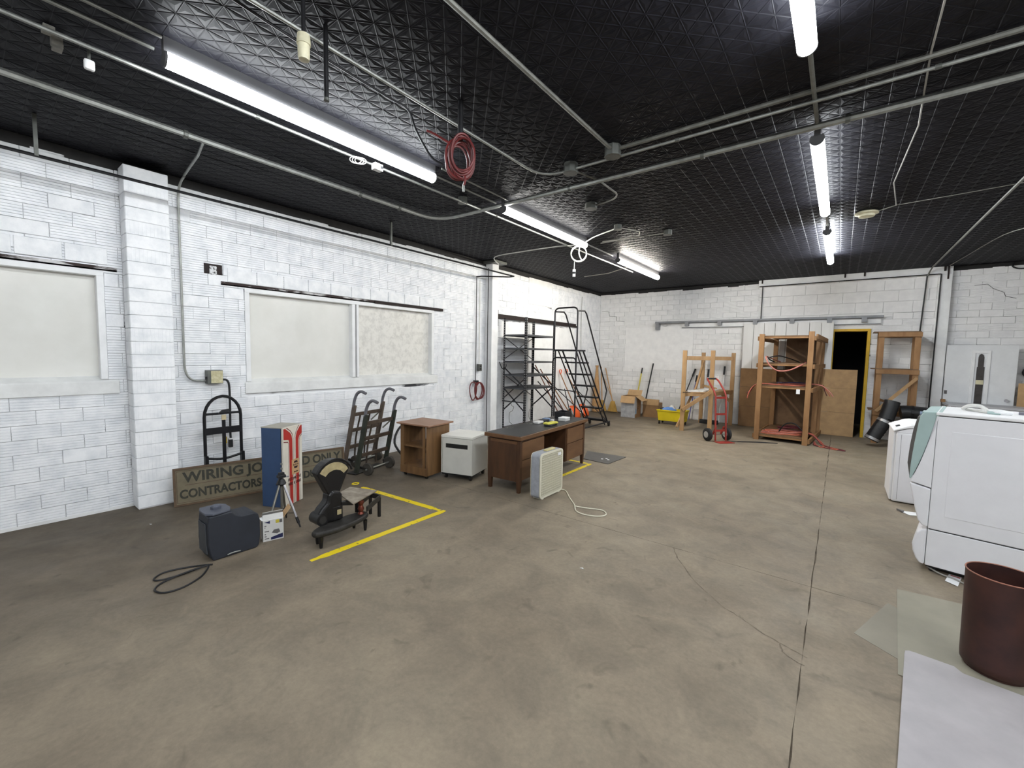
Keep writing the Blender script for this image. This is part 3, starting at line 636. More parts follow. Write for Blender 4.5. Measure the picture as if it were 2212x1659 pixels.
# ------------------------------------------------------------------ black hand truck standing behind the sign
def hand_truck_black():
    t = thing('hand_truck', 'black hand truck with arched handle standing against left wall', 'hand truck', (-5.70, 1.68, 0), 90)
    q = lambda s, z, o=0.: (s, -.02-o, z)                       # local x along the wall, -y into room
    arch = [q(.0, .30), q(.0, .90)]+[q(.185-.185*math.cos(a), .90+.235*math.sin(a)) for a in [math.pi*i/12 for i in range(1, 12)]]+[q(.37, .90), q(.37, .30)]
    MB().tube(arch, .017, 9).build('frame', BLKM, t, world=False, smooth=True)
    for s in (0, .37): MB().prism([q(s-.02, .0), q(s+.02, .0), q(s+.016, .46), q(s-.016, .46)], (0, -.05, 0)).build('side_rail', BLKM, t, world=False)
    MB().bar(q(0, .935), q(.37, .935), .02, .025).build('cross_bar', BLKM, t, world=False)
    MB().bx(0, .37, -.04, -.02, .70, .775).build('cross_plate', BLKM, t, world=False)
    MB().tube(cr([q(0, .43), q(.185, .40), q(.37, .43)], 5), .014, 6).build('curved_bar', BLKM, t, world=False)
    MB().bx(.17, .205, -.035, -.02, .08, .90).build('centre_strap', BLKM, t, world=False)
    MB().bx(.165, .21, -.045, -.034, .86, .92).build('strap_patch', mat('tan_patch', (188, 174, 140), .6), t, world=False)
    MB().prism([q(.13, .94, .01), q(.24, .955, .01), q(.24, .985, .01), q(.17, .975, .01)], (0, -.03, 0)).build('lever', BLKP, t, world=False)
    MB().bx(-.02, .39, -.17, -.02, .0, .012).build('toe_plate', BLKM, t, world=False)
    for s in (-.06, .43): MB().cyl((s-.02, .05, .1), (s+.02, .05, .1), .10, n=18).build('wheel', BLKP, t, world=False, smooth=True)
hand_truck_black()
# ------------------------------------------------------------------ blue and white cable cabinet
BLUE = mat('blue_enamel', (52, 76, 112), .45, var=.08); CREAM = mat('cream_enamel', (214, 209, 196), .45, var=.05); REDP = mat('red_print', (168, 44, 38), .5, var=.08); DKR = mat('dark_red_line', (110, 45, 42), .5); TOPG = mat('dusty_top', (168, 164, 152), .6, var=.1)
t = thing('parts_cabinet', 'tall blue steel cabinet with red striped white door and logo', 'cabinet', (-4.63, 2.055, 0), 117)
MB().bx(.0, .30, .018, .25, 0, .855).build('body', BLUE, t, world=False, bevel=.003)
MB().bx(-.002, .302, .0, .252, .855, .865).build('top', TOPG, t, world=False)
MB().bx(.004, .296, .008, .018, .01, .85).build('door_gap', BLKP, t, world=False)
dr = MB().bx(.0, .30, -.012, .008, .004, .864).build('door', CREAM, t, world=False, bevel=.002)
Wd, Hd = .30, .855
def deco(poly, m, y=-.013, nm='stripe', par=None):
    MB().prism([(u*Wd, y, .006+v*Hd) for u, v in poly], (0, -.0006, 0)).build(nm, m, par or dr, world=False)
deco([(.03, .985), (.12, .985), (.36, .925), (.44, .885), (.475, .83), (.475, 0.0), (.31, 0.0), (.31, .80), (.28, .835), (.03, .85)], REDP)
deco([(.995, .99), (.90, .985), (.72, .915), (.65, .845), (.65, 0), (.80, 0), (.80, .81), (.84, .85), (.995, .885)], REDP)
for poly in ([(.265, 0), (.278, 0), (.278, .79), (.255, .815), (.03, .828), (.03, .816), (.245, .803), (.265, .785)], [(.515, 0), (.53, 0), (.53, .84), (.49, .90), (.40, .945), (.20, .995), (.15, .995), (.39, .935), (.475, .89), (.515, .835)],
             [(.60, 0), (.614, 0), (.614, .85), (.70, .935), (.86, .995), (.82, .995), (.68, .935), (.60, .855)], [(.835, 0), (.848, 0), (.848, .80), (.88, .835), (.995, .865), (.995, .877), (.87, .845), (.835, .805)]):
    deco(poly, DKR, nm='pinstripe')
TAN = mat('tan_card', (186, 152, 112), .6, var=.08); LOGO = mat('logo_ink', (38, 22, 30), .5)
cdp = MB().bx(.42*Wd, .80*Wd, -.018, -.0125, .385*Hd, .575*Hd).build('logo_plate', TAN, t, world=False)
hx, hz, hr = .615*Wd, .505*Hd, .043
deco([((hx+hr*math.cos(a))/Wd, (hz-.006+hr*1.12*math.sin(a))/Hd) for a in [math.pi/3*k for k in range(6)]], LOGO, -.018, 'logo_hexagon', cdp)
MB().bx(hx-hr*.86, hx+hr*.86, -.0192, -.0186, hz-.019, hz+.019).build('logo_band', TAN, cdp, world=False)
text('NAPA', .034, LOGO, cdp, T(hx, -.0194, hz-.012) @ Rx(90), align='CENTER', sx=.86); text('Belden', .024, LOGO, cdp, T(hx, -.019, .405*Hd) @ Rx(90), align='CENTER', shear=.25)
BLKI = mat('black_ink', (34, 16, 18), .5)
text('AUTOMOTIVE', .046, BLKI, dr, T(.56*Wd, -.0142, .315*Hd) @ Rx(90), align='CENTER', sx=.72); text('WIRE', .046, BLKI, dr, T(.34*Wd, -.0142, .255*Hd) @ Rx(90), align='CENTER', sx=.64); text('&', .046, BLKI, dr, T(.54*Wd, -.0142, .255*Hd) @ Rx(90), align='CENTER', sx=.64); text('CABLE', .046, BLKI, dr, T(.76*Wd, -.0142, .255*Hd) @ Rx(90), align='CENTER', sx=.64)
for z in (.42, .47): MB().bx(-.012, .0, -.002, .016, z, z+.02).build('hinge', CONDUIT, t, world=False)
# ------------------------------------------------------------------ dark plastic humidifier on the floor
NAVY = mat('dark_slate_plastic', (38, 42, 51), .55, var=.12, scale=10.); NAVYL = mat('grey_top_plastic', (82, 86, 98), .5, var=.1)
t = thing('humidifier', 'dark slate plastic humidifier with capped lid on floor', 'humidifier', (-3.97, 1.15, 0))
pr = [(.02, .0), (0, .06), (-.012, .15), (-.01, .28), (.0, .365), (.16, .37), (.185, .335), (.23, .315), (.28, .312), (.33, .315), (.36, .29), (.372, .24), (.372, .10), (.36, .02), (.34, .0)]
MB().prism([(-4.085, 1.15+a, b) for a, b in pr], (.225, 0, 0)).build('body', NAVY, t, bevel=.012, seg=3)
MB().prism([(-4.09, 1.155, .37), (-4.03, 1.135, .37), (-3.90, 1.135, .37), (-3.85, 1.175, .37), (-3.87, 1.30, .37), (-3.93, 1.325, .37), (-4.04, 1.325, .37), (-4.09, 1.29, .37)], (0, 0, .018)).build('lid', NAVYL, t, bevel=.005)
MB().lathe([(.038, 0), (.04, .022), (.028, .03)], T(-3.975, 1.235, .387), 8).build('cap', NAVYL, t)
MB().prism([(-4.06, 1.143, .06), (-3.89, 1.143, .06), (-3.90, 1.138, .30), (-4.05, 1.138, .30)], (0, -.006, 0)).build('front_grille', mat('grille_grey', (70, 74, 80), .5), t)
MB().tube(cr([(-3.856, 1.27, .02), (-3.845, 1.30, .03), (-3.85, 1.36, .025)], 4), .006, 5).build('handle_clip', CONDUIT, t)
pts = cr([(-3.80, 1.145, .006), (-3.86, 1.07, .006), (-3.92, .95, .006), (-3.93, .86, .006), (-3.87, .80, .006), (-3.82, .83, .006), (-3.80, .95, .006), (-3.80, 1.05, .012), (-3.80, 1.115, .012), (-3.79, 1.0, .018), (-3.78, .88, .012), (-3.75, .80, .006), (-3.68, .765, .006), (-3.60, .80, .006), (-3.585, .90, .006), (-3.65, 1.02, .006), (-3.74, 1.09, .006), (-3.80, 1.12, .006)], 5)
pipe('power_cord', pts, .0065, BLKP, 'black power cord looped on floor beside the humidifier', 'cord')
# ------------------------------------------------------------------ small printed carton
PRW = mat('white_carton', (206, 205, 202), .6, var=.05); CARD = mat('cardboard', (186, 152, 110), .75, var=.1, scale=8.); INKB = mat('ink_blue', (30, 36, 78), .5); INKY = mat('ink_yellow', (196, 180, 60), .5); INKK = mat('ink_grey', (96, 94, 94), .6)
t = thing('small_carton', 'small white printed carton with open flaps beside the tripod', 'box', (-3.925, 1.567, 0), 76)
MB().bx(0, .162, 0, .11, 0, .188).build('carton', PRW, t, world=False)
def fd(x0, x1, z0, z1, m, nm='print'): MB().bx(x0, x1, -.0012, .0, z0, z1).build(nm, m, t, world=False)
MB().prism([(.01, -.0012, .172), (.055, -.0012, .18), (.055, -.0012, .155)], (0, .001, 0)).build('print', INKB, t, world=False)
MB().prism([(.06, -.0012, .008), (.155, -.0012, .012), (.155, -.0012, .05), (.06, -.0012, .03)], (0, .001, 0)).build('print', INKB, t, world=False)
fd(.10, .128, .15, .18, INKY); fd(.13, .152, .15, .178, INKK)
MB().prism([(.068, -.0012, .07), (.085, -.0012, .095), (.125, -.0012, .095), (.135, -.0012, .065), (.11, -.0012, .055)], (0, .001, 0)).build('print', INKK, t, world=False)
for z in (.135, .12, .085, .06, .04, .02): fd(.012, .012+.035*(.6+.4*math.sin(z*90)), z, z+.008, INKK)
for q in ((.004, .162, .105, .11, -50, .10), (.0, .162, 0, .004, 25, .05)):
    mx = T(0, q[2], .188) @ Rx(-q[4]); MB().bx(q[0], q[1], 0, .003, 0, q[5], mx).build('flap', PRW, t, world=False)
MB().prism([(.162, .0, .188), (.162, .11, .188), (.225, .13, .262), (.225, .02, .262)], (.003, 0, 0)).build('flap', CARD, t, world=False)
MB().prism([(-.004, .0, .19), (.16, .0, .19), (.15, .03, .215), (-.03, .03, .215)], (0, .003, 0)).build('flap', WPAINT, t, world=False)
# ------------------------------------------------------------------ camera tripod
ALU = mat('aluminium', (190, 190, 194), .3, metal=.8, var=.1); ALUD = mat('dull_aluminium', (128, 126, 118), .4, metal=.6, var=.15)
TC = Vector((-4.15, 1.83, 0)); ap = Vector((-4.15, 1.83, .47))
t = thing('camera_tripod', 'silver folding tripod with black head before the striped cabinet', 'tripod', tuple(TC))
for i, ft in enumerate(((-3.985, 1.925, 0), (-4.33, 1.95, 0), (-4.06, 1.64, 0))):
    f = Vector(ft); d = (f-ap); k = ap+d*.10
    leg = MB().tube([k, ap+d*.78], .011, 8).build('leg', ALU if i == 0 else ALUD, t, smooth=True)
    MB().tube([ap+d*.78, ap+d*.90], .014, 8).build('leg_lock', BLKP, leg, smooth=True); MB().tube([ap+d*.90, ap+d*.985], .008, 8).build('leg_foot', BLKP, leg)
    MB().bar((TC.x, TC.y, .13), ap+d*.70, .008, .004).build('spreader', BLKP, t)
MB().cyl((TC.x, TC.y, .12), (TC.x, TC.y, .40), .012, n=10).build('centre_column', ALUD, t, smooth=True)
MB().lathe([(.03, 0), (.042, .02), (.03, .05), (.02, .065)], T(TC.x, TC.y, .40), 10).build('shoulder', BLKP, t)
MB().box(TC.x, TC.y, .49, .05, .07, .03).build('head', BLKP, t, bevel=.006); MB().box(TC.x, TC.y, .515, .035, .045, .02).build('camera_plate', BLKP, t)
MB().cyl((TC.x+.02, TC.y-.03, .475), (TC.x+.08, TC.y-.08, .44), .006).build('pan_handle', BLKP, t); MB().cyl((TC.x, TC.y+.03, .48), (TC.x, TC.y+.065, .475), .008).build('crank', ALU, t)
# ------------------------------------------------------------------ antique fan scale
IRON = mat('black_cast_iron', (26, 25, 26), .35, metal=.2, var=.3, scale=16.); IROND = mat('worn_iron', (48, 46, 44), .55, metal=.3, var=.35, scale=14.); BRASS = mat('pale_chart', (170, 156, 118), .5, var=.15, scale=20.); PANM = mat('worn_tray', (168, 158, 142), .45, metal=.3, c2=(118, 106, 92), scale=9.); COPPER = mat('copper_knob', (120, 62, 48), .35, metal=.6)
t = thing('antique_scale', 'antique black fan faced weighing scale on floor inside yellow tape', 'scale', (-3.58, 2.05, 0))
bl = [(.30*math.cos(a), .10*math.sin(a)) for a in [2*math.pi*i/22 for i in range(22)]]
by = lambda u, v: (-3.50-.15*u+v*.98, 2.06+u*.98+v*.16)
bse = MB(); pts = [(*by(u*(1 if u > 0 else 1.), v), .10) for u, v in bl]; bse.prism(pts, (0, 0, .05)).build('base', IROND, t, bevel=.02, seg=3)
for u, v in ((-.24, .03), (.22, .06), (-.2, -.07), (.2, -.07)):
    x, y = by(u, v); MB().lathe([(.012, 0), (.016, .03), (.02, .10)], T(x, y, 0), 10).build('foot', IRON, t, smooth=True)
# housing: tapering column from barrel foot to fan
def fanp(x, pts, th, m, nm, bev=.0):
    MB().prism([(x, y, z) for y, z in pts], (th, 0, 0)).build(nm, m, t, bevel=bev, seg=3)
fanp(-3.66, [(1.87, .16), (2.09, .14), (2.10, .38), (2.075, .42), (2.0, .44), (1.965, .40), (1.955, .34), (1.90, .29), (1.865, .24)], .12, IRON, 'column', .025)
arcp = [(2.02+.175*math.cos(a), .54+.175*math.sin(a)) for a in [math.radians(q) for q in (25, 40, 55, 70, 85, 100, 115, 130, 145, 155)]]
fanp(-3.655, [(1.97, .40), (2.08, .40)]+arcp, .10, IRON, 'fan_housing', .012)
chart = [(2.025+.155*math.cos(a), .535+.155*math.sin(a)) for a in [math.radians(q) for q in (28, 45, 60, 75, 90, 105, 120, 138, 150)]]
inn = [(2.03+.10*math.cos(a), .53+.09*math.sin(a)) for a in [math.radians(q) for q in (150, 125, 100, 80, 55, 28)]]
fanp(-3.556, chart+inn, .003, BRASS, 'dial_chart')
fanp(-3.558, [(1.995, .44), (2.07, .44), (2.135, .56), (2.09, .60), (2.03, .615), (1.97, .60), (1.925, .575)], .0035, mat('dark_glass', (22, 22, 24), .12), 'dial_glass')
MB().tube([(-3.552, 2.03+.176*math.cos(a), .54+.176*math.sin(a)) for a in [math.radians(q) for q in range(18, 166, 10)]], .009, 6).build('dial_rim', IRON, t, smooth=True)
MB().cyl((-3.67, 1.90, .20), (-3.53, 1.90, .20), .055, n=18).build('barrel', IRON, t, smooth=True); MB().cyl((-3.53, 1.90, .20), (-3.525, 1.90, .20), .035, n=16).build('barrel_cap', IROND, t)
MB().bx(-3.54, -3.535, 2.04, 2.08, .205, .25).build('maker_label', BRASS, t)
MB().bx(-3.545, -3.538, 2.00, 2.095, .16, .28).build('front_plate', IRON, t, bevel=.003)
tr = [(-3.745, 2.17, .32), (-3.83, 2.35, .32), (-3.55, 2.47, .315), (-3.40, 2.115, .31)]
MB().prism(tr, (0, 0, .008)).build('tray', PANM, t)
MB().bar((-3.58, 2.09, .29), (-3.50, 2.18, .29), .05, .03).bar((-3.50, 2.18, .29), (-3.60, 2.26, .30), .04, .03).build('arm', IRON, t)
MB().lathe([(.03, 0), (.02, .02), (.03, .05), (.018, .08), (.03, .11), (.025, .13)], T(-3.52, 2.27, .155), 12).build('balance_weight', COPPER, t, smooth=True)
MB().bar((-3.47, 2.30, .20), (-3.66, 2.58, .20), .012, .05).bar((-3.64, 2.32, .20), (-3.80, 2.56, .20), .012, .05).bar((-3.66, 2.58, .20), (-3.80, 2.56, .20), .012, .05).build('side_beam', IROND, t)
for p in ((-3.66, 2.57), (-3.79, 2.555)): MB().bx(p[0]-.012, p[0]+.012, p[1]-.012, p[1]+.012, 0, .20).build('beam_leg', IRON, t)
MB().cyl((-3.60, 2.28, .15), (-3.60, 2.28, .32), .02).build('tray_post', IRON, t)
# ------------------------------------------------------------------ two freight hand trucks by the wall
RAIL = mat('dark_green_rail', (50, 54, 46), .55, var=.3, scale=14.); RAILW = mat('worn_wood_rail', (92, 80, 70), .6, var=.35, scale=10., stretch=(1, 1, .3)); HANDLE = mat('grey_handle', (102, 102, 108), .5, var=.12); SLAT = mat('brown_slat', (66, 54, 44), .6, var=.35, scale=12.)
WHL = mat('dusty_wheel', (74, 70, 64), .6, metal=.2, var=.25, scale=14.)
def freight(label, loc, rot, k, wd, rm):
    t = thing('freight_truck', label, 'hand truck', loc, rot, 'freight hand trucks')
    tp_ = (-.19*k, .93*k); ln = lambda f: (tp_[0]*f, tp_[1]*f)
    for x in (0, wd):
        rl = MB().bar((x, 0, .03), (x, tp_[0], tp_[1]-.05), .035, .06, up=(0, 1, 0)).build('side_rail', rm, t, world=False, bevel=.005)
        y, z = tp_
        MB().tube(cr([(x, y*.9, z*.92), (x, y*1.0, z*1.02), (x, y*1.15-.02, z*1.12), (x, y-.12*k, z*1.155), (x, y-.20*k, z*1.13)], 5), .021, 9).build('handle', HANDLE, rl, world=False, smooth=True)
    for f in (.30, .56, .80): MB().bar((0, *ln(f)), (wd, *ln(f)), .03, .05, up=(0, 0, 1)).build('cross_bar', SLAT, t, world=False, bevel=.004)
    for x in (wd*.33, wd*.66):
        MB().tube(cr([(x, .0, .10), (x, -.03, .4*k), (x, -.12*k, .80*k*.93)], 4), .013, 6).build('back_slat', SLAT, t, world=False)
    MB().bar((0, *ln(.80)), (wd*.12, -.02, .60*k), .012, .02).bar((wd, *ln(.80)), (wd*.88, -.02, .60*k), .012, .02).build('brace', ALUD, t, world=False)
    MB().cyl((.03, -.14, .085), (wd-.03, -.14, .085), .012).build('axle', CONDUIT, t, world=False)
    MB().bar((.06, -.02, .10), (.06, -.15, .085), .03, .03).bar((wd-.06, -.02, .10), (wd-.06, -.15, .085), .03, .03).build('axle_bracket', IROND, t, world=False)
    for x in (.05, wd-.09): MB().cyl((x, -.14, .085), (x+.045, -.14, .085), .085, n=20).build('wheel', WHL, t, world=False, smooth=True, bevel=.006)
    MB().bx(-.01, wd+.01, 0, .16, .004, .016).build('nose_plate', IROND, t, world=False)
freight('worn freight hand truck leaning at back, nearer the left wall', (-5.63, 3.37, 0), 104, 1.04, .60, RAILW)
freight('dark green freight hand truck in front of the other', (-5.13, 3.24, 0), 104, .965, .58, RAIL)
# ------------------------------------------------------------------ open oak cart
OAK = mat('oak_veneer', (100, 72, 45), .5, c2=(126, 94, 60), scale=16., stretch=(1, 1, .12)); OAKT = mat('oak_top', (136, 100, 78), .45, c2=(152, 114, 90), scale=9., stretch=(.3, 1, 1)); CAST = mat('caster', (40, 38, 36), .5, metal=.3)
t = thing('oak_cart', 'open oak cart with shelf on casters beside hand trucks', 'cabinet', (-4.72, 3.66, 0), 7)
for x in (0, .46): MB().bx(x, x+.02, 0, .46, .045, .71).build('side_panel', OAK, t, world=False, bevel=.002)
MB().bx(-.05, .53, -.03, .49, .71, .73).build('top', OAKT, t, world=False, bevel=.004)
MB().bx(.02, .46, .01, .46, .41, .43).build('shelf', OAK, t, world=False); MB().bx(.02, .46, .01, .46, .13, .15).build('bottom', OAK, t, world=False)
MB().bx(.0, .48, -.004, .016, .045, .15).build('plinth', OAK, t, world=False, bevel=.002)
for x in (.02, .40): MB().bx(x, x+.04, .0, .018, .15, .71).build('stile', OAK, t, world=False)
MB().bx(.02, .46, .44, .46, .62, .71).build('back_rail', OAK, t, world=False)
for x in (.05, .43):
    for y in (.05, .41): MB().cyl((x-.012, y, .0225), (x+.012, y, .0225), .0225).bx(x-.006, x+.006, y-.01, y+.01, .022, .046).build('caster', CAST, t, world=False)
# black hose behind cart
pipe('dark_hose', cr([(-5.3, 4.2, .02), (-5.5, 4.15, .25), (-5.55, 4.3, .48), (-5.5, 4.5, .5), (-5.4, 4.6, .3), (-5.35, 4.65, .02)], 5), .018, BLKP, 'black hose loop on floor behind the oak cart', 'hose')
# ------------------------------------------------------------------ white cabinet with slot
WM = mat('white_steel', (204, 203, 196), .45, var=.04)
t = thing('white_cabinet', 'white box cabinet with dark slot between cart and desk', 'cabinet', (-4.185, 3.925, 0), 16)
MB().bx(0, .46, .0, .46, .075, .56).build('body', WM, t, world=False, bevel=.003)
MB().bx(-.004, .465, -.012, .465, .56, .59).build('top', mat('white_laminate', (226, 225, 218), .4, var=.03), t, world=False, bevel=.003)
dp = MB().bx(.022, .46, -.012, .0, .08, .555).build('front_panel', WM, t, world=False, bevel=.002)
MB().bx(0, .016, -.012, .0, .08, .555).build('door_edge', WM, t, world=False)
MB().bx(.07, .395, -.0135, -.011, .425, .482).build('slot', mat('slot_black', (20, 20, 20), .7), dp, world=False)
MB().bx(.0, .44, .01, .45, .055, .076).build('plinth', BLKP, t, world=False)
for x in (.05, .42):
    for y in (.04, .41): MB().cyl((x-.012, y, .028), (x+.012, y, .028), .028).bx(x-.02, x+.02, y-.02, y+.02, .05, .058).build('caster', CAST, t, world=False)
# ------------------------------------------------------------------ desk
WAL = mat('walnut', (66, 43, 29), .45, c2=(84, 56, 36), scale=12., stretch=(1, 1, .2)); WALL = mat('walnut_drawer', (98, 68, 45), .42, c2=(114, 82, 55), scale=10., stretch=(1, .2, 1)); LAM = mat('black_laminate', (44, 44, 46), .4, var=.15)
t = thing('wooden_desk', 'brown wooden kneehole desk with black top behind box fan', 'desk', (-2.985, 4.07, 0), 93.5)
tpd = MB().bx(-.03, 1.90, -.03, .52, .655, .70).build('top', WALL, t, world=False, bevel=.004)
MB().bx(-.01, 1.88, -.008, .50, .698, .703).build('top_inlay', LAM, tpd, world=False)
MB().bx(.02, 1.85, .012, .48, .635, .656).build('apron', WAL, t, world=False)
for (a, b) in ((.0, .60), (1.22, 1.82)):
    MB().bx(a+.02, b, .02, .46, .14, .636).build('pedestal', WAL, t, world=False, bevel=.003)
    MB().bx(a+.045, b-.01, .004, .021, .40, .62).build('drawer', WALL, t, world=False, bevel=.003); MB().bx(a+.045, b-.01, .004, .021, .15, .392).build('drawer', WALL, t, world=False, bevel=.003)
MB().bx(.60, 1.22, .44, .455, .16, .636).build('modesty_panel', WAL, t, world=False)
MB().bx(-.003, .02, .05, .43, .14, .60).build('end_panel', WAL, t, world=False); MB().bx(-.006, .02, .04, .44, .60, .636).build('end_rail', WALL, t, world=False)
for x in (.0, 1.80):
    for y in (.0, .43):
        MB().lathe([(.026, 0), (.036, .16), (.036, .64)], T(x+.025, y+.025, 0) @ Rz(45), 4).build('leg', WAL, t, world=False)
# things on the desk (stand on the black top)
DZT = .703
t = thing('work_gloves', 'yellow and black work gloves lying on desk front edge', 'gloves', (-3.15, 5.02, DZT), 92)
YG = mat('glove_yellow', (206, 200, 84), .7, var=.12, scale=22.); BG = mat('glove_black', (34, 36, 46), .8, var=.3, scale=20.)
for i, (mm, zz, r) in enumerate(((BG, 0., 8), (YG, .022, -6))):
    k = MB()
    for q in ((-.13, .03, -.045, .05), (.02, .10, -.05, -.025), (.02, .12, -.022, .002), (.02, .115, .005, .027), (.02, .10, .03, .05)): k.bx(q[0], q[1], q[2], q[3], zz, zz+.022, Rz(r))
    k.bx(-.06, .0, .05, .09, zz, zz+.018, Rz(r))
    k.build('glove', mm, t, world=False, bevel=.008, seg=3)
t = thing('rag_bundle', 'white and blue rags bundled on desk behind the gloves', 'rags', (-3.38, 5.17, DZT), 92)
for (x, y, sx, sy, sz, mm) in ((-.14, 0, .16, .10, .035, PRW), (.0, .0, .16, .11, .04, BG), (.09, .01, .10, .09, .05, mat('blue_rag', (110, 130, 160), .8)), (.15, -.06, .05, .05, .03, PRW)):
    MB().box(x, y, sz/2, sx, sy, sz).build('rag', mm, t, world=False, bevel=.012, seg=3)
t = thing('white_case', 'small flat white box on desk near black tray', 'box', (-3.24, 5.52, DZT), 96)
MB().box(0, 0, .02, .16, .12, .04).build('base', PRW, t, world=False, bevel=.004); MB().box(0, 0, .045, .165, .125, .012).build('lid', WPAINT, t, world=False, bevel=.004)
t = thing('black_tray', 'open black plastic box on far end of desk', 'box', (-3.40, 5.76, DZT), 96)
MB().bx(-.12, .12, -.09, -.08, 0, .10).bx(-.12, .12, .08, .09, 0, .10).bx(-.12, -.11, -.08, .08, 0, .10).bx(.11, .12, -.08, .08, 0, .10).build('wall', BLKP, t, world=False); MB().bx(-.12, .12, -.09, .09, 0, .006).build('bottom', BLKP, t, world=False)
for (x, y, lb_) in ((-3.44, 4.45, 'first bent wire stand on near end of desk'), (-3.42, 4.88, 'second bent wire stand on desk behind the gloves')):
    t = thing('wire_stand', lb_, 'wire stand', (x, y, DZT), 60)
    MB().tube(cr([(-.05, 0, .003), (.05, .0, .003), (.03, .0, .05), (-.01, .0, .09), (-.01, 0, .20), (.03, 0, .23), (.05, 0, .28), (.02, 0, .30), (0, 0, .36)], 4), .004, 5).build('wire', CONDUITD, t, world=False); MB().tube([(-.05, 0, .003), (.0, .06, .003), (.05, 0, .003)], .004, 5).build('foot', CONDUITD, t, world=False)
# ------------------------------------------------------------------ box fan
FANW = mat('fan_cream', (222, 218, 198), .4, var=.03); FANG = mat('fan_grey_side', (160, 164, 172), .5, var=.12, scale=14.); FANY = mat('fan_yellowed', (206, 194, 140), .45, var=.06)
t = thing('box_fan', 'white box fan standing on floor in front of the desk', 'fan', (-2.665, 4.03, 0), 90)
Wf, Hf, Df = .50, .53, .125; r = .05
def rr(x0, x1, z0, z1, r, n=5):
    out = []
    for (cx, cz_, a0) in ((x1-r, z0+r, -90), (x1-r, z1-r, 0), (x0+r, z1-r, 90), (x0+r, z0+r, 180)):
        for k in range(n+1): a = math.radians(a0+90*k/n); out.append((cx+r*math.cos(a), cz_+r*math.sin(a)))
    return out
def frame_ring(o, i, y0, y1, nm, m):
    k = MB(); n = len(o); vs = [(x, y0, z) for x, z in o]+[(x, y0, z) for x, z in i]+[(x, y1, z) for x, z in o]+[(x, y1, z) for x, z in i]; fs = []
    for a in range(n):
        b = (a+1) % n; fs += [(a, b, n+b, n+a), (2*n+a, 3*n+a, 3*n+b, 2*n+b), (a, 2*n+a, 2*n+b, b), (n+a, n+b, 3*n+b, 3*n+a)]
    k.add(vs, fs); return k.build(nm, m, t, world=False, smooth=False)
oo = rr(0, Wf, .012, Hf+.012, r); ii = rr(.022, Wf-.022, .034, Hf-.010, r*.7)
frame_ring(oo, rr(.006, Wf-.006, .018, Hf+.006, r), .006, Df, 'shell', FANG)
frame_ring(oo, ii, -.006, .010, 'front_bezel', FANW); frame_ring(oo, ii, Df-.004, Df+.006, 'back_bezel', FANW)
fg = MB()
for i in range(22): x = .03+i*(Wf-.06)/21; fg.bx(x-.0022, x+.0022, -.004, .008, .036, Hf-.012)
for i in range(17): z = .045+i*(Hf-.07)/16; fg.bx(.024, Wf-.024, -.003, .004, z-.0022, z+.0022)
fg.build('front_grille', FANW, t, world=False, fix=False)
bg = MB()
for i in range(14): x = .03+i*(Wf-.06)/13; bg.bx(x-.002, x+.002, Df-.004, Df, .036, Hf-.012)
for i in range(14): z = .045+i*(Hf-.07)/13; bg.bx(.024, Wf-.024, Df-.003, Df, z-.002, z+.002)
bg.build('back_grille', FANW, t, world=False, fix=False)
hub = MB().cyl((Wf/2, .03, .27), (Wf/2, .085, .27), .05, n=18).build('hub', FANY, t, world=False, smooth=True)
for kk in range(5):
    a = 2*math.pi*kk/5; k = MB(); k.prism([(.04, -.02, -.03), (.11, -.03, -.06), (.20, -.025, -.065), (.215, 0, 0), (.20, .018, .05), (.11, .02, .05), (.04, .012, .03)], (0, .003, 0), T(Wf/2, .055, .27) @ Ry(math.degrees(a))).build('blade', FANY, t, world=False)
MB().box(Wf/2+.03, .055, Hf+.020, .20, .05, .022).build('handle', FANY, t, world=False, bevel=.008); MB().box(Wf/2-.02, .058, Hf+.018, .075, .03, .012).build('switch_panel', INKK, t, world=False)
MB().bx(Wf-.12, Wf-.055, -.008, -.003, Hf-.065, Hf-.03).build('badge', WPAINT, t, world=False)
for x in (.05, Wf-.09): MB().bx(x, x+.04, .0, Df, 0, .014).build('foot', FANW, t, world=False)
pipe('fan_cord', cr([(-2.72, 4.50, .02), (-2.62, 4.54, .006), (-2.45, 4.35, .005), (-2.30, 4.19, .006), (-2.25, 4.14, .006), (-2.12, 4.17, .006), (-1.98, 4.22, .006), (-1.90, 4.17, .006), (-1.88, 4.09, .006), (-1.95, 4.01, .006), (-2.08, 3.98, .006), (-2.18, 4.02, .006), (-2.25, 4.12, .010)], 5), .0065, FANW, 'cream fan cord looped on floor right of the fan', 'cord')
# dark mat beyond desk
t = thing('rubber_mat', 'thin dark rubber mat on floor beyond the desk', 'mat', (-3.05, 6.4, 0))
MB().prism([(-3.44, 6.68, .001), (-3.22, 6.14, .001), (-2.77, 6.10, .001), (-2.74, 6.72, .001)], (0, 0, .008)).build('sheet', mat('dark_rubber', (78, 76, 74), .6, var=.12), t)
for (x, y) in ((-2.98, 6.32), (-2.94, 6.40), (-2.88, 6.34)): MB().cyl((x, y, .009), (x, y, .0105), .02, n=10).build('paint_spot', WPAINT, t)
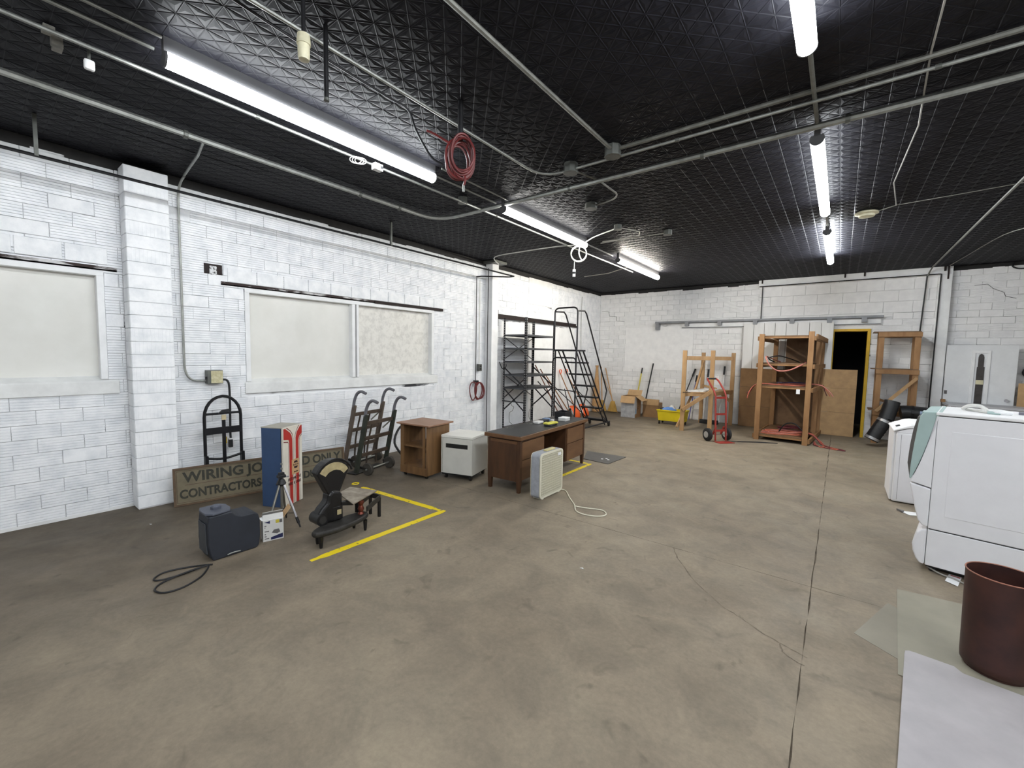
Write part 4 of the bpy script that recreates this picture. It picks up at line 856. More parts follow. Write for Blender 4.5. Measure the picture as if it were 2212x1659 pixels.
# ------------------------------------------------------------------ grey slotted shelving unit
GST = mat('grey_steel', (84, 86, 90), .5, metal=.3, var=.12, scale=10.); GSD = mat('dark_grey_steel', (48, 49, 53), .5, metal=.3, var=.2, scale=10.)
x0, x1, y0, y1 = -5.78, -5.18, 7.20, 8.31; HS = 2.44
t = thing('steel_shelving', 'grey slotted steel shelving unit against left wall past the post', 'shelf', ((x0+x1)/2, (y0+y1)/2, 0))
for i, (x, y) in enumerate(((x0, y0), (x1, y0), (x0, y1), (x1, y1))):
    k = MB(); sx = 1 if x == x0 else -1; sy = 1 if y == y0 else -1
    k.bx(min(x, x+sx*.045), max(x, x+sx*.045), min(y, y+sy*.004), max(y, y+sy*.004), 0, HS)
    k.bx(min(x, x+sx*.004), max(x, x+sx*.004), min(y, y+sy*.045), max(y, y+sy*.045), 0, HS)
    post = k.build('post', GSD, t)
    hm = MB()
    for j in range(46):
        z = .05+j*.052
        hm.bx(x+sx*.016, x+sx*.030, y-.0012 if sy > 0 else y-.0052, y+.0052 if sy > 0 else y+.0012, z, z+.022) if sx > 0 else hm.bx(x-.030, x-.016, y-.0012 if sy > 0 else y-.0052, y+.0052 if sy > 0 else y+.0012, z, z+.022)
        hm.bx(x-.0052 if sx < 0 else x-.0012, x+.0012 if sx < 0 else x+.0052, y+sy*.023-.007, y+sy*.023+.007, z, z+.022)
    hm.build('slot_holes', mat('pale_slot', (170, 170, 170), .6), post, fix=False)['kind'] = 'stuff'
for z in (2.09, 1.81, 1.525, 1.24, .965, .09):
    MB().bx(x0, x1, y0, y1, z-.004, z).bx(x0, x1, y0, y0+.004, z-.035, z).bx(x0, x1, y1-.004, y1, z-.035, z).bx(x0, x0+.004, y0, y1, z-.035, z).bx(x1-.004, x1, y0, y1, z-.035, z).build('shelf_tray', GST, t)
for (za, zb) in ((2.05, 1.55), (1.55, 2.05), (1.25, .70), (.70, 1.25)):
    MB().bar((x0-.004, y0, za), (x0-.004, y1, zb), .004, .03, up=(1, 0, 0)).build('cross_brace', GSD, t)
for y in (y0+.01, y1-.01):
    for (za, zb) in ((1.40, .95), (.95, .45), (.45, .95)): MB().bar((x0, y, za), (x1, y, zb), .03, .004, up=(0, 1, 0)).build('end_brace', GSD, t)
MB().bar((x0-.0, y0, .66), (x1, y0, .66), .03, .02).build('end_rail', GSD, t)
# ------------------------------------------------------------------ rolling warehouse ladder
LB2 = mat('ladder_black', (38, 38, 42), .45, metal=.3, var=.2)
t = thing('rolling_ladder', 'black rolling warehouse ladder with guard rails near far corner', 'ladder', (-4.55, 8.6, 0))
XA, XB = -4.80, -4.30
steps = [(9.23, .18), (9.01, .47), (8.81, .73), (8.60, 1.0), (8.40, 1.26), (8.22, 1.52)]
for (y, z) in steps: MB().bx(XA, XB, y-.09, y+.09, z-.02, z+.012).build('step', LB2, t, bevel=.004)
MB().bx(XA-.02, XB+.02, 7.70, 8.10, 1.755, 1.79).build('platform', LB2, t, bevel=.004)
for x in (XA, XB):
    MB().tube([(x, 9.38, .06), (x, 8.02, 1.78)], .018, 8).tube([(x, 9.20, .06), (x, 7.86, 1.76)], .014, 8).build('stringer', LB2, t, smooth=True)
    MB().tube([(x, 9.45, .11), (x, 7.72, .11)], .018, 8).build('base_rail', LB2, t, smooth=True)
    MB().tube(cr([(x, 9.0, .40), (x, 9.12, .60), (x, 9.24, .86)], 4)+[(x, 8.13, 2.55), (x, 8.05, 2.60), (x, 7.74, 2.58)], .016, 8).build('hand_rail', LB2, t, smooth=True)
    MB().tube([(x, 7.74, .11), (x, 7.74, 1.76)], .017, 8).build('rear_leg', LB2, t, smooth=True)
    MB().bar((x, 9.2, .2), (x, 7.74, 1.0), .02, .004, up=(1, 0, 0)).build('side_brace', LB2, t)
    for y in (9.42, 7.76):
        w_ = MB().cyl((x-.014, y, .045), (x+.014, y, .045), .045, n=14).build('caster', CAST, t, smooth=True); MB().bx(x-.02, x+.02, y-.02, y+.02, .085, .11).build('caster_fork', LB2, w_)
pa = [(XA-.02, 7.72, 1.79), (XA-.02, 7.72, 2.52)]+arc((XA-.02, 7.72, 2.55), (XA-.02, 7.72, 2.64), (XA+.08, 7.72, 2.65))+arc((XB-.08, 7.72, 2.65), (XB+.02, 7.72, 2.64), (XB+.02, 7.72, 2.55))+[(XB+.02, 7.72, 1.79)]
MB().tube(pa, .017, 8).build('guard_rail', LB2, t, smooth=True)
pa = [(XA-.06, 7.74, .9), (XA-.06, 7.74, 1.5)]+arc((XA-.06, 7.74, 1.52), (XA-.06, 7.74, 1.62), (XA+.04, 7.74, 1.62))+arc((XB-.08, 7.74, 1.62), (XB+.0, 7.74, 1.62), (XB+.0, 7.74, 1.5))
MB().tube(pa, .015, 8).build('rear_hoop', LB2, t, smooth=True)
MB().bar((XA, 7.74, .95), (XB, 7.74, .93), .02, .02).bar((XA, 9.42, .11), (XB, 9.42, .11), .03, .03).bar((XA, 7.74, .11), (XB, 7.74, .11), .03, .03).build('cross_tie', LB2, t)
# ------------------------------------------------------------------ tools leaning on the walls
WH = mat('ash_handle', (150, 108, 74), .55, var=.2, scale=14.); WHR = mat('reddish_handle', (110, 66, 46), .5, var=.2, scale=14.); ORG = mat('orange_plastic', (226, 92, 34), .45, var=.1); TIN = mat('worn_blade', (88, 84, 80), .5, metal=.4, var=.3, scale=14.)
def shaft(t, a, b, r, m, nm='handle'): return MB().tube([a, b], r, 7).build(nm, m, t, smooth=True)
for i, (yt, yb, xb, zt, mm, lb_, hd) in enumerate(((8.50, 8.98, -5.45, 1.42, WHR, 'red handled rake leaning by wall behind grey shelving', 'rake'), (8.72, 9.22, -5.42, 1.32, WHR, 'reddish handled shovel leaning behind grey shelving', 'shovel'), (8.95, 9.40, -5.40, 1.18, WH, 'tan handled spade leaning rightmost behind grey shelving', 'spade'), (8.62, 9.07, -5.30, 1.02, BLKP, 'black handled shovel leaning low behind grey shelving', 'shovel'))):
    t = thing(hd if hd != 'rake' else 'garden_rake', lb_, hd, (xb, yb, 0), 0, 'tools leaning by the shelving')
    top = Vector((-5.83, yt, zt)); bot = Vector((xb, yb, .26)); tip = bot+(bot-top).normalized()*.26
    shaft(t, top, bot, .014, mm)
    d = (tip-bot).normalized(); sd = Vector((0, 1, 0)); nn = d.cross(sd).normalized()
    if hd == 'rake':
        MB().bar(tip-sd*.17-d*.02, tip+sd*.17-d*.02, .02, .02).build('rake_bar', TIN, t); k = MB()
        for q in range(9): k.bar(tip-d*.02+sd*(-.16+.04*q), tip-d*.02+sd*(-.16+.04*q)+nn*-.05, .008, .006)
        k.build('tines', TIN, t)
    else:
        MB().prism([bot-sd*.09, bot+sd*.09, bot+d*.17+sd*.085, tip-d*.005, bot+d*.17-sd*.085], nn*.006).build('blade', TIN, t)
for (yt, yb, lb_, sw) in ((9.66, 9.90, 'orange bladed snow shovel leaning left on left wall', .17), (9.97, 10.40, 'orange snow shovel with angled handle next to ladder', .15)):
    t = thing('snow_shovel', lb_, 'shovel', (-5.45, yb, 0), 0, 'orange snow shovels')
    top = Vector((-5.82, yt, 1.18)); bot = Vector((-5.50, yb, .30)); shaft(t, top, bot, .014, WH)
    MB().tube(cr([top+Vector((0, -.05, .08)), top+Vector((0, -.03, .10)), top+Vector((0, .03, .10)), top+Vector((0, .05, .07)), top+Vector((0, .02, .0)), top, top+Vector((0, -.03, .02)), top+Vector((0, -.05, .08))], 3), .012, 6).build('grip', ORG, t, smooth=True)
    k = MB(); n = 6; vs = []
    for i in range(n+1):
        f = i/n; z = .33*(1-f)+.015; x = -5.55+.16*f+.05*math.sin(f*3.1); 
        for s in range(-2, 3): vs.append((x-.01*abs(s), yb+s*sw/2, z))
    k.add(vs, [(i*5+j, i*5+j+1, (i+1)*5+j+1, (i+1)*5+j) for i in range(n) for j in range(4)]); o = k.build('blade', ORG, t, smooth=True)
    so = o.modifiers.new('s', 'SOLIDIFY'); so.thickness = .006
t = thing('dust_pan', 'black dust pan standing beside the orange shovels', 'dust pan', (-5.45, 9.72, 0)); MB().prism([(-5.50, 9.60, .02), (-5.50, 9.78, .02), (-5.56, 9.77, .28), (-5.56, 9.62, .24)], (.02, 0, 0)).build('pan', BLKP, t); shaft(t, (-5.55, 9.70, .26), (-5.62, 9.55, .80), .012, BLKP)
STRAW = mat('broom_straw', (196, 158, 84), .8, var=.2, scale=30., stretch=(1, 1, .15)); TANW = mat('tan_broom_handle', (178, 138, 92), .6, var=.15, scale=20.)
for i, (xt, xb, zt, lb_) in enumerate(((-5.74, -5.60, 1.33, 'leftmost corn broom leaning in the far corner'), (-5.60, -5.26, 1.30, 'middle corn broom leaning in the far corner'), (-5.70, -5.10, 1.12, 'slanting thin pole beside the corn brooms'))):
    t = thing('corn_broom' if i < 2 else 'leaning_pole', lb_, 'broom' if i < 2 else 'pole', (xb, 11.72, 0), 0, 'brooms in the far corner')
    top = Vector((xt, 11.90, zt)); bot = Vector((xb, 11.74, .30 if i < 2 else .02)); shaft(t, top, bot, .016 if i < 2 else .010, TANW)
    if i < 2: MB().prism([(xb-.05, 11.72, .34), (xb+.05, 11.72, .34), (xb+.15, 11.71, .03), (xb-.15, 11.71, .03)], (0, .05, 0)).build('bristles', STRAW, t)
t = thing('canvas_roll', 'tan tied canvas bundle leaning with brooms in far corner', 'bundle', (-5.68, 11.50, 0)); MB().lathe([(.11, .02), (.12, .15), (.10, .6), (.05, 1.1), (.035, 1.30), (.05, 1.38)], T(-5.68, 11.50, 0), 12).build('bundle', TANW, t, smooth=True)
# far wall poles
for (xt, zt, xb, mm, lb_) in ((-4.49, 1.345, -4.66, mat('yellow_pole', (206, 190, 70), .5), 'yellow pole with black tip behind cardboard box'), (-4.18, 1.48, -4.40, BLKP, 'tall black pole leaning behind cardboard box')):
    t = thing('mop_pole', lb_, 'pole', (xb, FY-.12, 0)); a = Vector((xt, FY-.04, zt)); b = Vector((xb, FY-.12, .02)); shaft(t, a.lerp(b, .12), b, .017, mm); shaft(t, a, a.lerp(b, .12), .019, BLKP, 'grip')
for (xt, zt, xb, yb, mm, lb_) in ((-3.05, 1.37, -3.45, 11.75, BLKP, 'dark mop handle slanting left of wooden rack'), (-2.72, 1.37, -2.74, 11.8, WPAINT, 'white handled squeegee behind the wooden rack'), (-2.34, 1.46, -2.39, 11.8, WPAINT, 'white handled mop with long black grip behind rack'), (-3.0, 1.2, -3.12, 11.8, mat('violet_pole', (96, 92, 160), .5), 'thin violet pole behind the wooden rack')):
    t = thing('mop_pole', lb_, 'pole', (xb, yb, 0)); a = Vector((xt, FY-.04, zt)); b = Vector((xb, yb, .02)); shaft(t, a.lerp(b, .15), b, .014, mm); shaft(t, a, a.lerp(b, .15), .022, BLKP, 'grip')
t = thing('broom_heads', 'dark brush heads lying on floor under wooden rack', 'brush', (-2.55, 11.55, 0)); MB().bx(-2.78, -2.35, 11.5, 11.62, .0, .07).build('bristles', BLKP, t, bevel=.01); MB().bx(-2.78, -2.35, 11.52, 11.60, .07, .10).build('block', BLKP, t)
# ------------------------------------------------------------------ cardboard box with open flaps
SILV = mat('silver_carton', (150, 152, 156), .5, c2=(176, 178, 180), scale=12.); CARD2 = mat('cardboard_dark', (140, 108, 74), .75, var=.12, scale=6.)
t = thing('open_carton', 'open silver printed cardboard box on floor by far wall', 'box', (-4.54, 11.35, 0))
MB().bx(-4.74, -4.34, 11.14, 11.145, 0, .58).build('front_side', SILV, t); MB().bx(-4.345, -4.34, 11.145, 11.545, 0, .58).build('right_side', CARD2, t); MB().bx(-4.74, -4.735, 11.145, 11.545, 0, .58).build('left_side', CARD2, t); MB().bx(-4.74, -4.34, 11.545, 11.55, 0, .58).build('back_side', CARD2, t); MB().bx(-4.735, -4.345, 11.145, 11.545, 0, .006).build('bottom', CARD2, t)
MB().bx(-4.7401+.399, -4.338, 11.15, 11.26, .1, .56).build('print', SILV, t); MB().bx(-4.339, -4.3365, 11.16, 11.24, .10, .24).build('print', mat('sky_print', (126, 152, 178), .5), t)
MB().bx(0, .40, -.004, 0, -.20, 0, T(-4.74, 11.139, .585) @ Rx(-20)).build('flap', CARD, t); MB().bx(0, .004, 0, .40, -.22, 0, T(-4.338, 11.145, .59) @ Ry(-55)).build('flap', CARD, t); MB().bx(0, .40, 0, .004, 0, .18, T(-4.74, 11.55, .58) @ Rx(-35)).build('flap', CARD, t)
text('F', .17, mat('ink_brown', (64, 40, 34), .6), t, T(.204, 11.30-11.35, .18) @ Rz(90) @ Rx(90))
t = thing('brown_carton', 'plain brown cardboard carton right of the silver box', 'box', (-4.05, 11.72, 0)); MB().bx(-4.30, -3.86, 11.60, 11.64, 0, .50).build('front_sheet', CARD2, t); MB().bx(-4.30, -3.86, 11.59, 11.60, .34, .50).build('fold_flap', CARD, t); MB().bx(-4.30, -3.86, 11.64, 11.90, .0, .40).build('body', CARD2, t)
# ------------------------------------------------------------------ yellow mop bucket with rags
YB_ = mat('bucket_yellow', (222, 200, 30), .45, var=.06)
t = thing('mop_bucket', 'yellow wheeled mop bucket left of wooden rack', 'bucket', (-3.22, 10.8, 0))
def tapered(xa, xb, ya, yb, z0, z1, tp, th):
    k = MB(); o = [(xa, ya), (xb, ya), (xb, yb), (xa, yb)]; b = [(xa+tp, ya+tp), (xb-tp, ya+tp), (xb-tp, yb-tp), (xa+tp, yb-tp)]; i = [(xa+th, ya+th), (xb-th, ya+th), (xb-th, yb-th), (xa+th, yb-th)]
    vs = [(*p, z0) for p in b]+[(*p, z1) for p in o]+[(*p, z1) for p in i]+[(p[0], p[1], z0+.03) for p in [(xa+tp+th, ya+tp+th), (xb-tp-th, ya+tp+th), (xb-tp-th, yb-tp-th), (xa+tp+th, yb-tp-th)]]
    fs = [(3, 2, 1, 0), (12, 13, 14, 15)]+[(a, (a+1) % 4, 4+(a+1) % 4, 4+a) for a in range(4)]+[(4+a, 4+(a+1) % 4, 8+(a+1) % 4, 8+a) for a in range(4)]+[(8+a, 8+(a+1) % 4, 12+(a+1) % 4, 12+a) for a in range(4)]
    return k.add(vs, fs)
tapered(-3.57, -2.90, 10.62, 10.98, .09, .36, .03, .012).build('tub', YB_, t, bevel=.008); MB().bx(-3.58, -2.89, 10.605, 10.622, .335, .365).bx(-3.58, -2.89, 10.978, 10.995, .335, .365).build('rim', YB_, t, bevel=.004)
for x in (-3.52, -2.96):
    for y in (10.67, 10.93): MB().cyl((x-.012, y, .035), (x+.012, y, .035), .035).bx(x-.015, x+.015, y-.015, y+.015, .035, .10).build('caster', CAST, t)
BR = mat('blue_rag', (110, 130, 160), .8); BR2 = mat('bright_blue_rag', (96, 140, 206), .8, var=.15)
for (x, y, s, mm, lb_) in ((-3.33, 10.80, (.40, .28, .12), BR2, 'blue rags heaped in the yellow bucket'), (-3.28, 10.86, (.22, .18, .11), PRW, 'white cloth on top of blue rags in bucket'), (-3.50, 10.82, (.16, .14, .10), BLKP, 'black cloth at left end of the yellow bucket')):
    k = MB(); n = 10; m_ = 5
    vs = []; fs = []
    for i in range(m_+1):
        for j in range(n):
            a = 2*math.pi*j/n; b = math.pi/2*i/m_; q = 1+random.uniform(-.12, .12); vs.append((x+s[0]/2*math.cos(a)*math.cos(b)*q, y+s[1]/2*math.sin(a)*math.cos(b)*q, .30+(s[2]+(.06 if mm is PRW else 0))*math.sin(b)*q))
    for i in range(m_):
        for j in range(n): fs.append((i*n+j, i*n+(j+1) % n, (i+1)*n+(j+1) % n, (i+1)*n+j))
    fs.append(tuple(range(n))[::-1])
    tag(k.add(vs, fs).build('rag_heap', mm, smooth=True), lb_, 'rags')
# ------------------------------------------------------------------ wooden 2x4 racks
PINE = mat('pine_stud', (158, 123, 84), .6, c2=(180, 146, 104), scale=9., stretch=(1, 1, .25)); PINED = mat('aged_pine', (134, 97, 60), .6, c2=(156, 118, 78), scale=9., stretch=(1, 1, .25)); PLY = mat('aged_plywood', (92, 66, 44), .65, c2=(126, 98, 70), scale=3.5, lo=.3, hi=.7)
t = thing('wooden_rack', 'open pine stud rack with bench shelf behind red hand truck', 'rack', (-2.5, 10.9, 0))
A, B, C, D = (-2.80, 10.05), (-2.78, 11.62), (-2.30, 10.45), (-2.10, 11.68)
for (p, h) in ((A, 1.83), (B, 1.80), (C, 1.84), (D, 1.80)): MB().bx(p[0]-.045, p[0]+.045, p[1]-.02, p[1]+.02, 0, h).build('post', PINE, t, bevel=.003)
def pl(a, b, za, zb, w=.04, h=.09, o=0., nm='rail'): MB().bar((a[0], a[1]+o, za), (b[0], b[1]+o, zb), w, h).build(nm, PINE, t, bevel=.003)
pl(A, C, 1.66, 1.66, o=.045); pl(B, D, 1.66, 1.66, o=-.045); pl(A, B, .82, .82); pl(C, D, .84, .84); pl(A, C, .84, .84, o=.045); pl(B, D, .82, .82, o=-.045)
pl(A, C, .48, .90, h=.08, o=-.045, nm='brace'); pl((B[0]+.02, B[1]), (A[0]+.05, A[1]+.8), 1.62, .88, h=.07, nm='brace'); pl((-2.36, 11.6), D, .84, .60, h=.07, o=-.09, nm='brace'); pl((-2.72, 11.4), (-2.35, 11.2), .98, .92, h=.05, nm='brace')
MB().prism([(A[0]-.04, A[1], .868), (C[0]+.03, C[1], .868), (D[0]+.03, D[1], .868), (B[0]-.03, B[1], .868)], (0, 0, .018)).build('shelf', PINE, t)
o = tag(MB().prism([(-2.74, 10.16, .888), (-2.45, 10.38, .888), (-2.30, 11.2, .888), (-2.62, 11.3, .888)], (0, 0, .03)).build('paint_board', mat('splattered_board', (226, 226, 222), .6, c2=(150, 146, 140), scale=11., lo=.58, hi=.66), bevel=.003), 'white paint splattered board on shelf of pine rack', 'board')
MB().bar((-2.80, 10.02, .885), (-2.66, 10.10, .885), .03, .012).build('knife', BLKP, t)
MB().bar((-2.90, 10.0, .08), (-2.70, 10.4, .8), .03, .05).build('loose_stick', PINE, t)
# red hand truck
RED = mat('red_paint', (146, 46, 36), .45, var=.15, scale=10.); TIRE = mat('tire_rubber', (30, 30, 31), .7, var=.2); HUBM = mat('hub_steel', (190, 190, 190), .35, metal=.5, var=.08)
t = thing('red_hand_truck', 'red hand truck with two rubber wheels before wooden racks', 'hand truck', (-1.90, 9.20, 0), 50)
for x in (0, .24):
    MB().tube([(x, .0, .02), (x, .06, .92), (x, .12, 1.02)]+cr([(x, .20, 1.10), (x+(.0 if x == 0 else 0), .30, 1.20), (x+(.02 if x == 0 else -.02), .36, 1.245)], 4), .017, 8).build('rail', RED, t, world=False, smooth=True)
MB().tube([(.02, .36, 1.245), (.22, .36, 1.245)], .017, 8).build('grip_bar', BLKP, t, world=False)
for z in (.22, .55, .88): MB().bar((0, .01+.055*z, z), (.24, .01+.055*z, z), .02, .04).build('cross_bar', RED, t, world=False)
MB().bx(-.05, .29, -.20, .0, .002, .010).build('toe_plate', RED, t, world=False)
MB().cyl((-.12, .11, .13), (.36, .11, .13), .010).build('axle', CONDUIT, t, world=False)
for x in (.02, .20): MB().bar((x, .02, .30), (x, .11, .13), .02, .03).build('axle_stay', RED, t, world=False)
for x, sg in ((-.10, -1), (.34, 1)):
    wv = MB().lathe([(.055, -.035), (.10, -.04), (.128, -.022), (.13, 0), (.128, .022), (.10, .04), (.055, .035)], T(x, .11, .13) @ Ry(90), 24).build('wheel', TIRE, t, world=False, smooth=True)
    MB().lathe([(.012, -.042), (.03, -.046), (.065, -.040), (.065, .040), (.03, .046), (.012, .042)], T(x, .11, .13) @ Ry(90), 20).build('hub', HUBM, wv, world=False, smooth=True)
# ------------------------------------------------------------------ big wooden shelf with hoses
t = thing('wooden_shelf', 'tall old wooden shelving with plywood back and hoses', 'shelf', (-.85, 10.9, 0))
FL, FR, BL, BR_ = (-1.31, 10.12), (-.47, 10.06), (-1.22, 11.72), (-.34, 11.70)
for (p, h) in ((FL, 2.18), (FR, 2.22), (BL, 2.15), (BR_, 2.15), ((-.385, 11.15), 2.12)): MB().bx(p[0]-.045, p[0]+.045, p[1]-.045, p[1]+.045, 0, h).build('post', PINED, t, bevel=.003)
for z in (2.13, 1.58, 1.12, .11):
    MB().prism([(FL[0]+.04, FL[1]+.0, z), (FR[0]-.04, FR[1]+.0, z), (FR[0]+.02, FR[1]+.045, z), (BR_[0]-.045, BR_[1]+.06, z), (BL[0]+.0, BL[1]+.06, z), (FL[0]-.0, FL[1]+.046, z)], (0, 0, .02)).build('shelf_board', PLY, t)
    MB().bar((FR[0]+.06, FR[1], z-.04), (BR_[0]+.06, BR_[1], z-.04), .035, .085).build('side_rail', PINED, t, bevel=.003); MB().bar((FL[0]-.06, FL[1], z-.04), (BL[0]-.06, BL[1], z-.04), .035, .085).build('side_rail', PINED, t, bevel=.003)
    MB().bar((FL[0]+.05, FL[1]+.02, z-.02), (FR[0]-.05, FR[1]+.02, z-.02), .03, .035).build('front_lip', PINED, t)
MB().bx(-1.02, -.40, 11.76, 11.775, .14, 2.13).build('back_panel', PLY, t); MB().bx(-1.27, -1.02, 11.76, 11.77, .14, 1.25).build('back_panel', PLY, t)
MB().bar((FR[0]+.08, FR[1]+.1, 2.13), (BR_[0]+.08, BR_[1], 2.09), .03, .09).build('top_brace', PINED, t)
HOR = mat('salmon_hose', (186, 100, 78), .5, var=.15); HPK = mat('pink_hose', (190, 120, 108), .5, var=.1); HMR = mat('maroon_hose', (96, 36, 44), .5, var=.2); HBL = mat('navy_hose', (44, 54, 100), .5)
def hose(pts, r, m, label): return pipe('air_hose', cr(pts, 6), r, m, label, 'hose', 'hoses on the wooden shelf')
z = 1.605
hose([(-1.05, 11.0, 1.615), (-1.20, 10.5, 1.70), (-1.22, 10.12, 1.72), (-1.15, 9.98, 1.58), (-1.0, 9.96, 1.45), (-.8, 9.97, 1.46), (-.62, 10.0, 1.56), (-.55, 10.3, 1.615), (-.6, 10.8, 1.615)], .013, HPK, 'pink hose drooping over upper shelf of wooden shelving')
hose([(-.70, 11.0, 1.615), (-.85, 10.6, 1.69), (-1.02, 10.3, 1.74), (-1.18, 10.16, 1.69), (-1.1, 10.4, 1.615)], .012, BLKP, 'black hose arched on upper shelf of wooden shelving')
zz = 1.152
for i, (mm, lb_) in enumerate(((HOR, 'salmon hose hanging over left edge of middle shelf'), (HMR, 'maroon hose hanging lowest at left of middle shelf'), (HOR, 'short salmon hose end at left of middle shelf'), (HMR, 'dark hose end farthest left of middle shelf'))):
    d = .05*i; hose([(-1.53-.03*(i % 2), 10.20+d, .84+.05*((i*2) % 3)), (-1.50, 10.21+d, .98), (-1.41, 10.22+d, 1.12), (-1.28, 10.23+d, 1.158), (-1.0, 10.26+d, zz), (-.62, 10.24+d, zz), (-.56, 10.5+d, zz), (-.9, 10.56+d, zz)], .009, mm, lb_)
for i, (mm, lb_) in enumerate(((HPK, 'pink hose hanging over right edge of middle shelf'), (HOR, 'salmon hose hanging over right edge of middle shelf'), (HMR, 'maroon hose hanging over right edge of middle shelf'))):
    d = .06*i; hose([(-1.05, 10.80+d, zz), (-.6, 10.72+d, zz+.012), (-.42, 10.62+d, 1.175), (-.26, 10.58+d, 1.15), (-.14-.04*i, 10.56+d, 1.04), (-.08-.05*i, 10.55+d, .95)], .009, mm, lb_)
hose([(-1.1, 11.1, zz), (-.8, 11.05, zz+.01), (-.5, 11.1, zz), (-.7, 11.25, zz+.01), (-1.0, 11.2, zz)], .012, HBL, 'navy hose at back of middle wooden shelf')
for i, (mm, lb_) in enumerate(((HOR, 'salmon hose lying at front of lowest wooden shelf'), (HPK, 'pink hose lying along lowest wooden shelf'), (HOR, 'salmon hose doubled on lowest wooden shelf'))):
    d = .09*i; z_ = .142+.01*i; hose([(-1.24, 10.17+d, z_), (-1.0, 10.15+d, z_), (-.8, 10.17+d, z_+.015), (-.60, 10.2+d, z_+.02+.03*(i == 1)), (-.58, 10.45+d, z_), (-1.0, 10.48+d, z_), (-1.2, 10.34+d, z_), (-1.1, 10.23+d, z_)], .010, mm, lb_)
hose([(-1.0, 10.9, .15), (-.62, 10.85, .15), (-.55, 11.05, .17), (-.8, 11.2, .17), (-1.02, 11.05, .18), (-.9, 10.92, .19), (-.65, 10.95, .20), (-.7, 11.1, .21), (-.88, 11.05, .22)], .020, HMR, 'maroon hose coil on lowest wooden shelf')
for i, (mm, lb_) in enumerate(((HMR, 'maroon hose trailing farthest onto floor from lowest shelf'), (HOR, 'salmon hose looping on floor right of wooden shelving'), (HMR, 'short maroon hose loop on floor right of wooden shelving'), (HOR, 'shortest salmon hose loop at foot of wooden shelving'))):
    e = .36-.10*i; s_ = .05*i; hose([(-.95, 10.75+s_, .145), (-.56, 10.66+s_, .150), (-.38, 10.50+s_, .152), (-.28, 10.40+s_, .08), (-.18, 10.25+s_, .012), (-.24+e, 9.98+s_, .012), (-.20+e, 9.92+s_, .012), (-.26+e, 9.90+s_*.6, .012), (-.28, 10.10+s_*.6, .012), (-.33, 10.22+s_, .05)], .008, mm, lb_)
hose([(-.95, 10.5, .15), (-.85, 10.45, .32), (-.7, 10.45, .36), (-.55, 10.4, .25), (-.5, 10.4, .15)], .013, BLKP, 'black hose arched above lowest wooden shelf')
tag(MB().bx(-.66, -.60, 10.02, 10.04, 1.00, 1.09).build('paper_tag', WPAINT), 'white paper tag hanging under the middle wooden shelf', 'tag')
# flattened cardboard leaning on far wall
for (xa, xb, y, lb_, cuts, mm) in ((-1.95, -.52, FY-.17, 'brown cardboard sheets leaning behind left of wooden shelving', (0, .50, .98, 1.43), CARD2), (-.50, .30, FY-.16, 'flattened cardboard with fold lines leaning across the doorway', (0, .52, 1.05, 1.47), CARD)):
    t = thing('cardboard_sheet', lb_, 'cardboard', ((xa+xb)/2, y, 0))
    for i in range(3): MB().bx(xa, xb, y-.004*i, y+.016-.004*i, cuts[i]+.004, cuts[i+1]).build('fold_panel', mm, t)
pipe('extension_cord', cr([(-1.55, 9.5, .008), (-1.2, 9.75, .008), (-.9, 9.85, .008), (-1.3, 9.65, .008), (-1.75, 9.3, .008)], 5), .007, BLKP, 'dark cord on floor between red truck and wooden shelving', 'cord')
# right rack
t = thing('wooden_rack', 'narrow pine rack with diagonal brace by yellow doorway', 'rack', (.9, 11.6, 0))
xa, xb, ya, yb = .60, 1.14, 11.38, 11.82
for x in (xa, xb-.0):
    MB().bx(x-.02, x+.07, ya, ya+.04, 0, 2.20).build('post', PINED, t, bevel=.003); MB().bx(x-.02, x+.05, yb-.04, yb, 0, 2.20).build('post', PINED, t, bevel=.003)
for z in (2.20, 1.46, .62):
    MB().bx(xa-.03, xb+.08, ya-.03, ya+.0, z-.04, z+.05).build('front_rail', PINED, t, bevel=.003); MB().bx(xa-.10, xb+.06, ya-.02, yb, z+.05, z+.068).build('shelf_board', PLY, t); MB().bx(xa-.02, xb+.06, yb, yb+.03, z-.04, z+.05).build('back_rail', PINED, t)
MB().bar((xa+.02, ya-.045, .66), (xb+.05, ya-.045, 1.36), .03, .06).build('brace', PINE, t); MB().bar((xb, yb, .7), (xa, yb-.06, .9), .03, .05).build('brace', PINED, t)
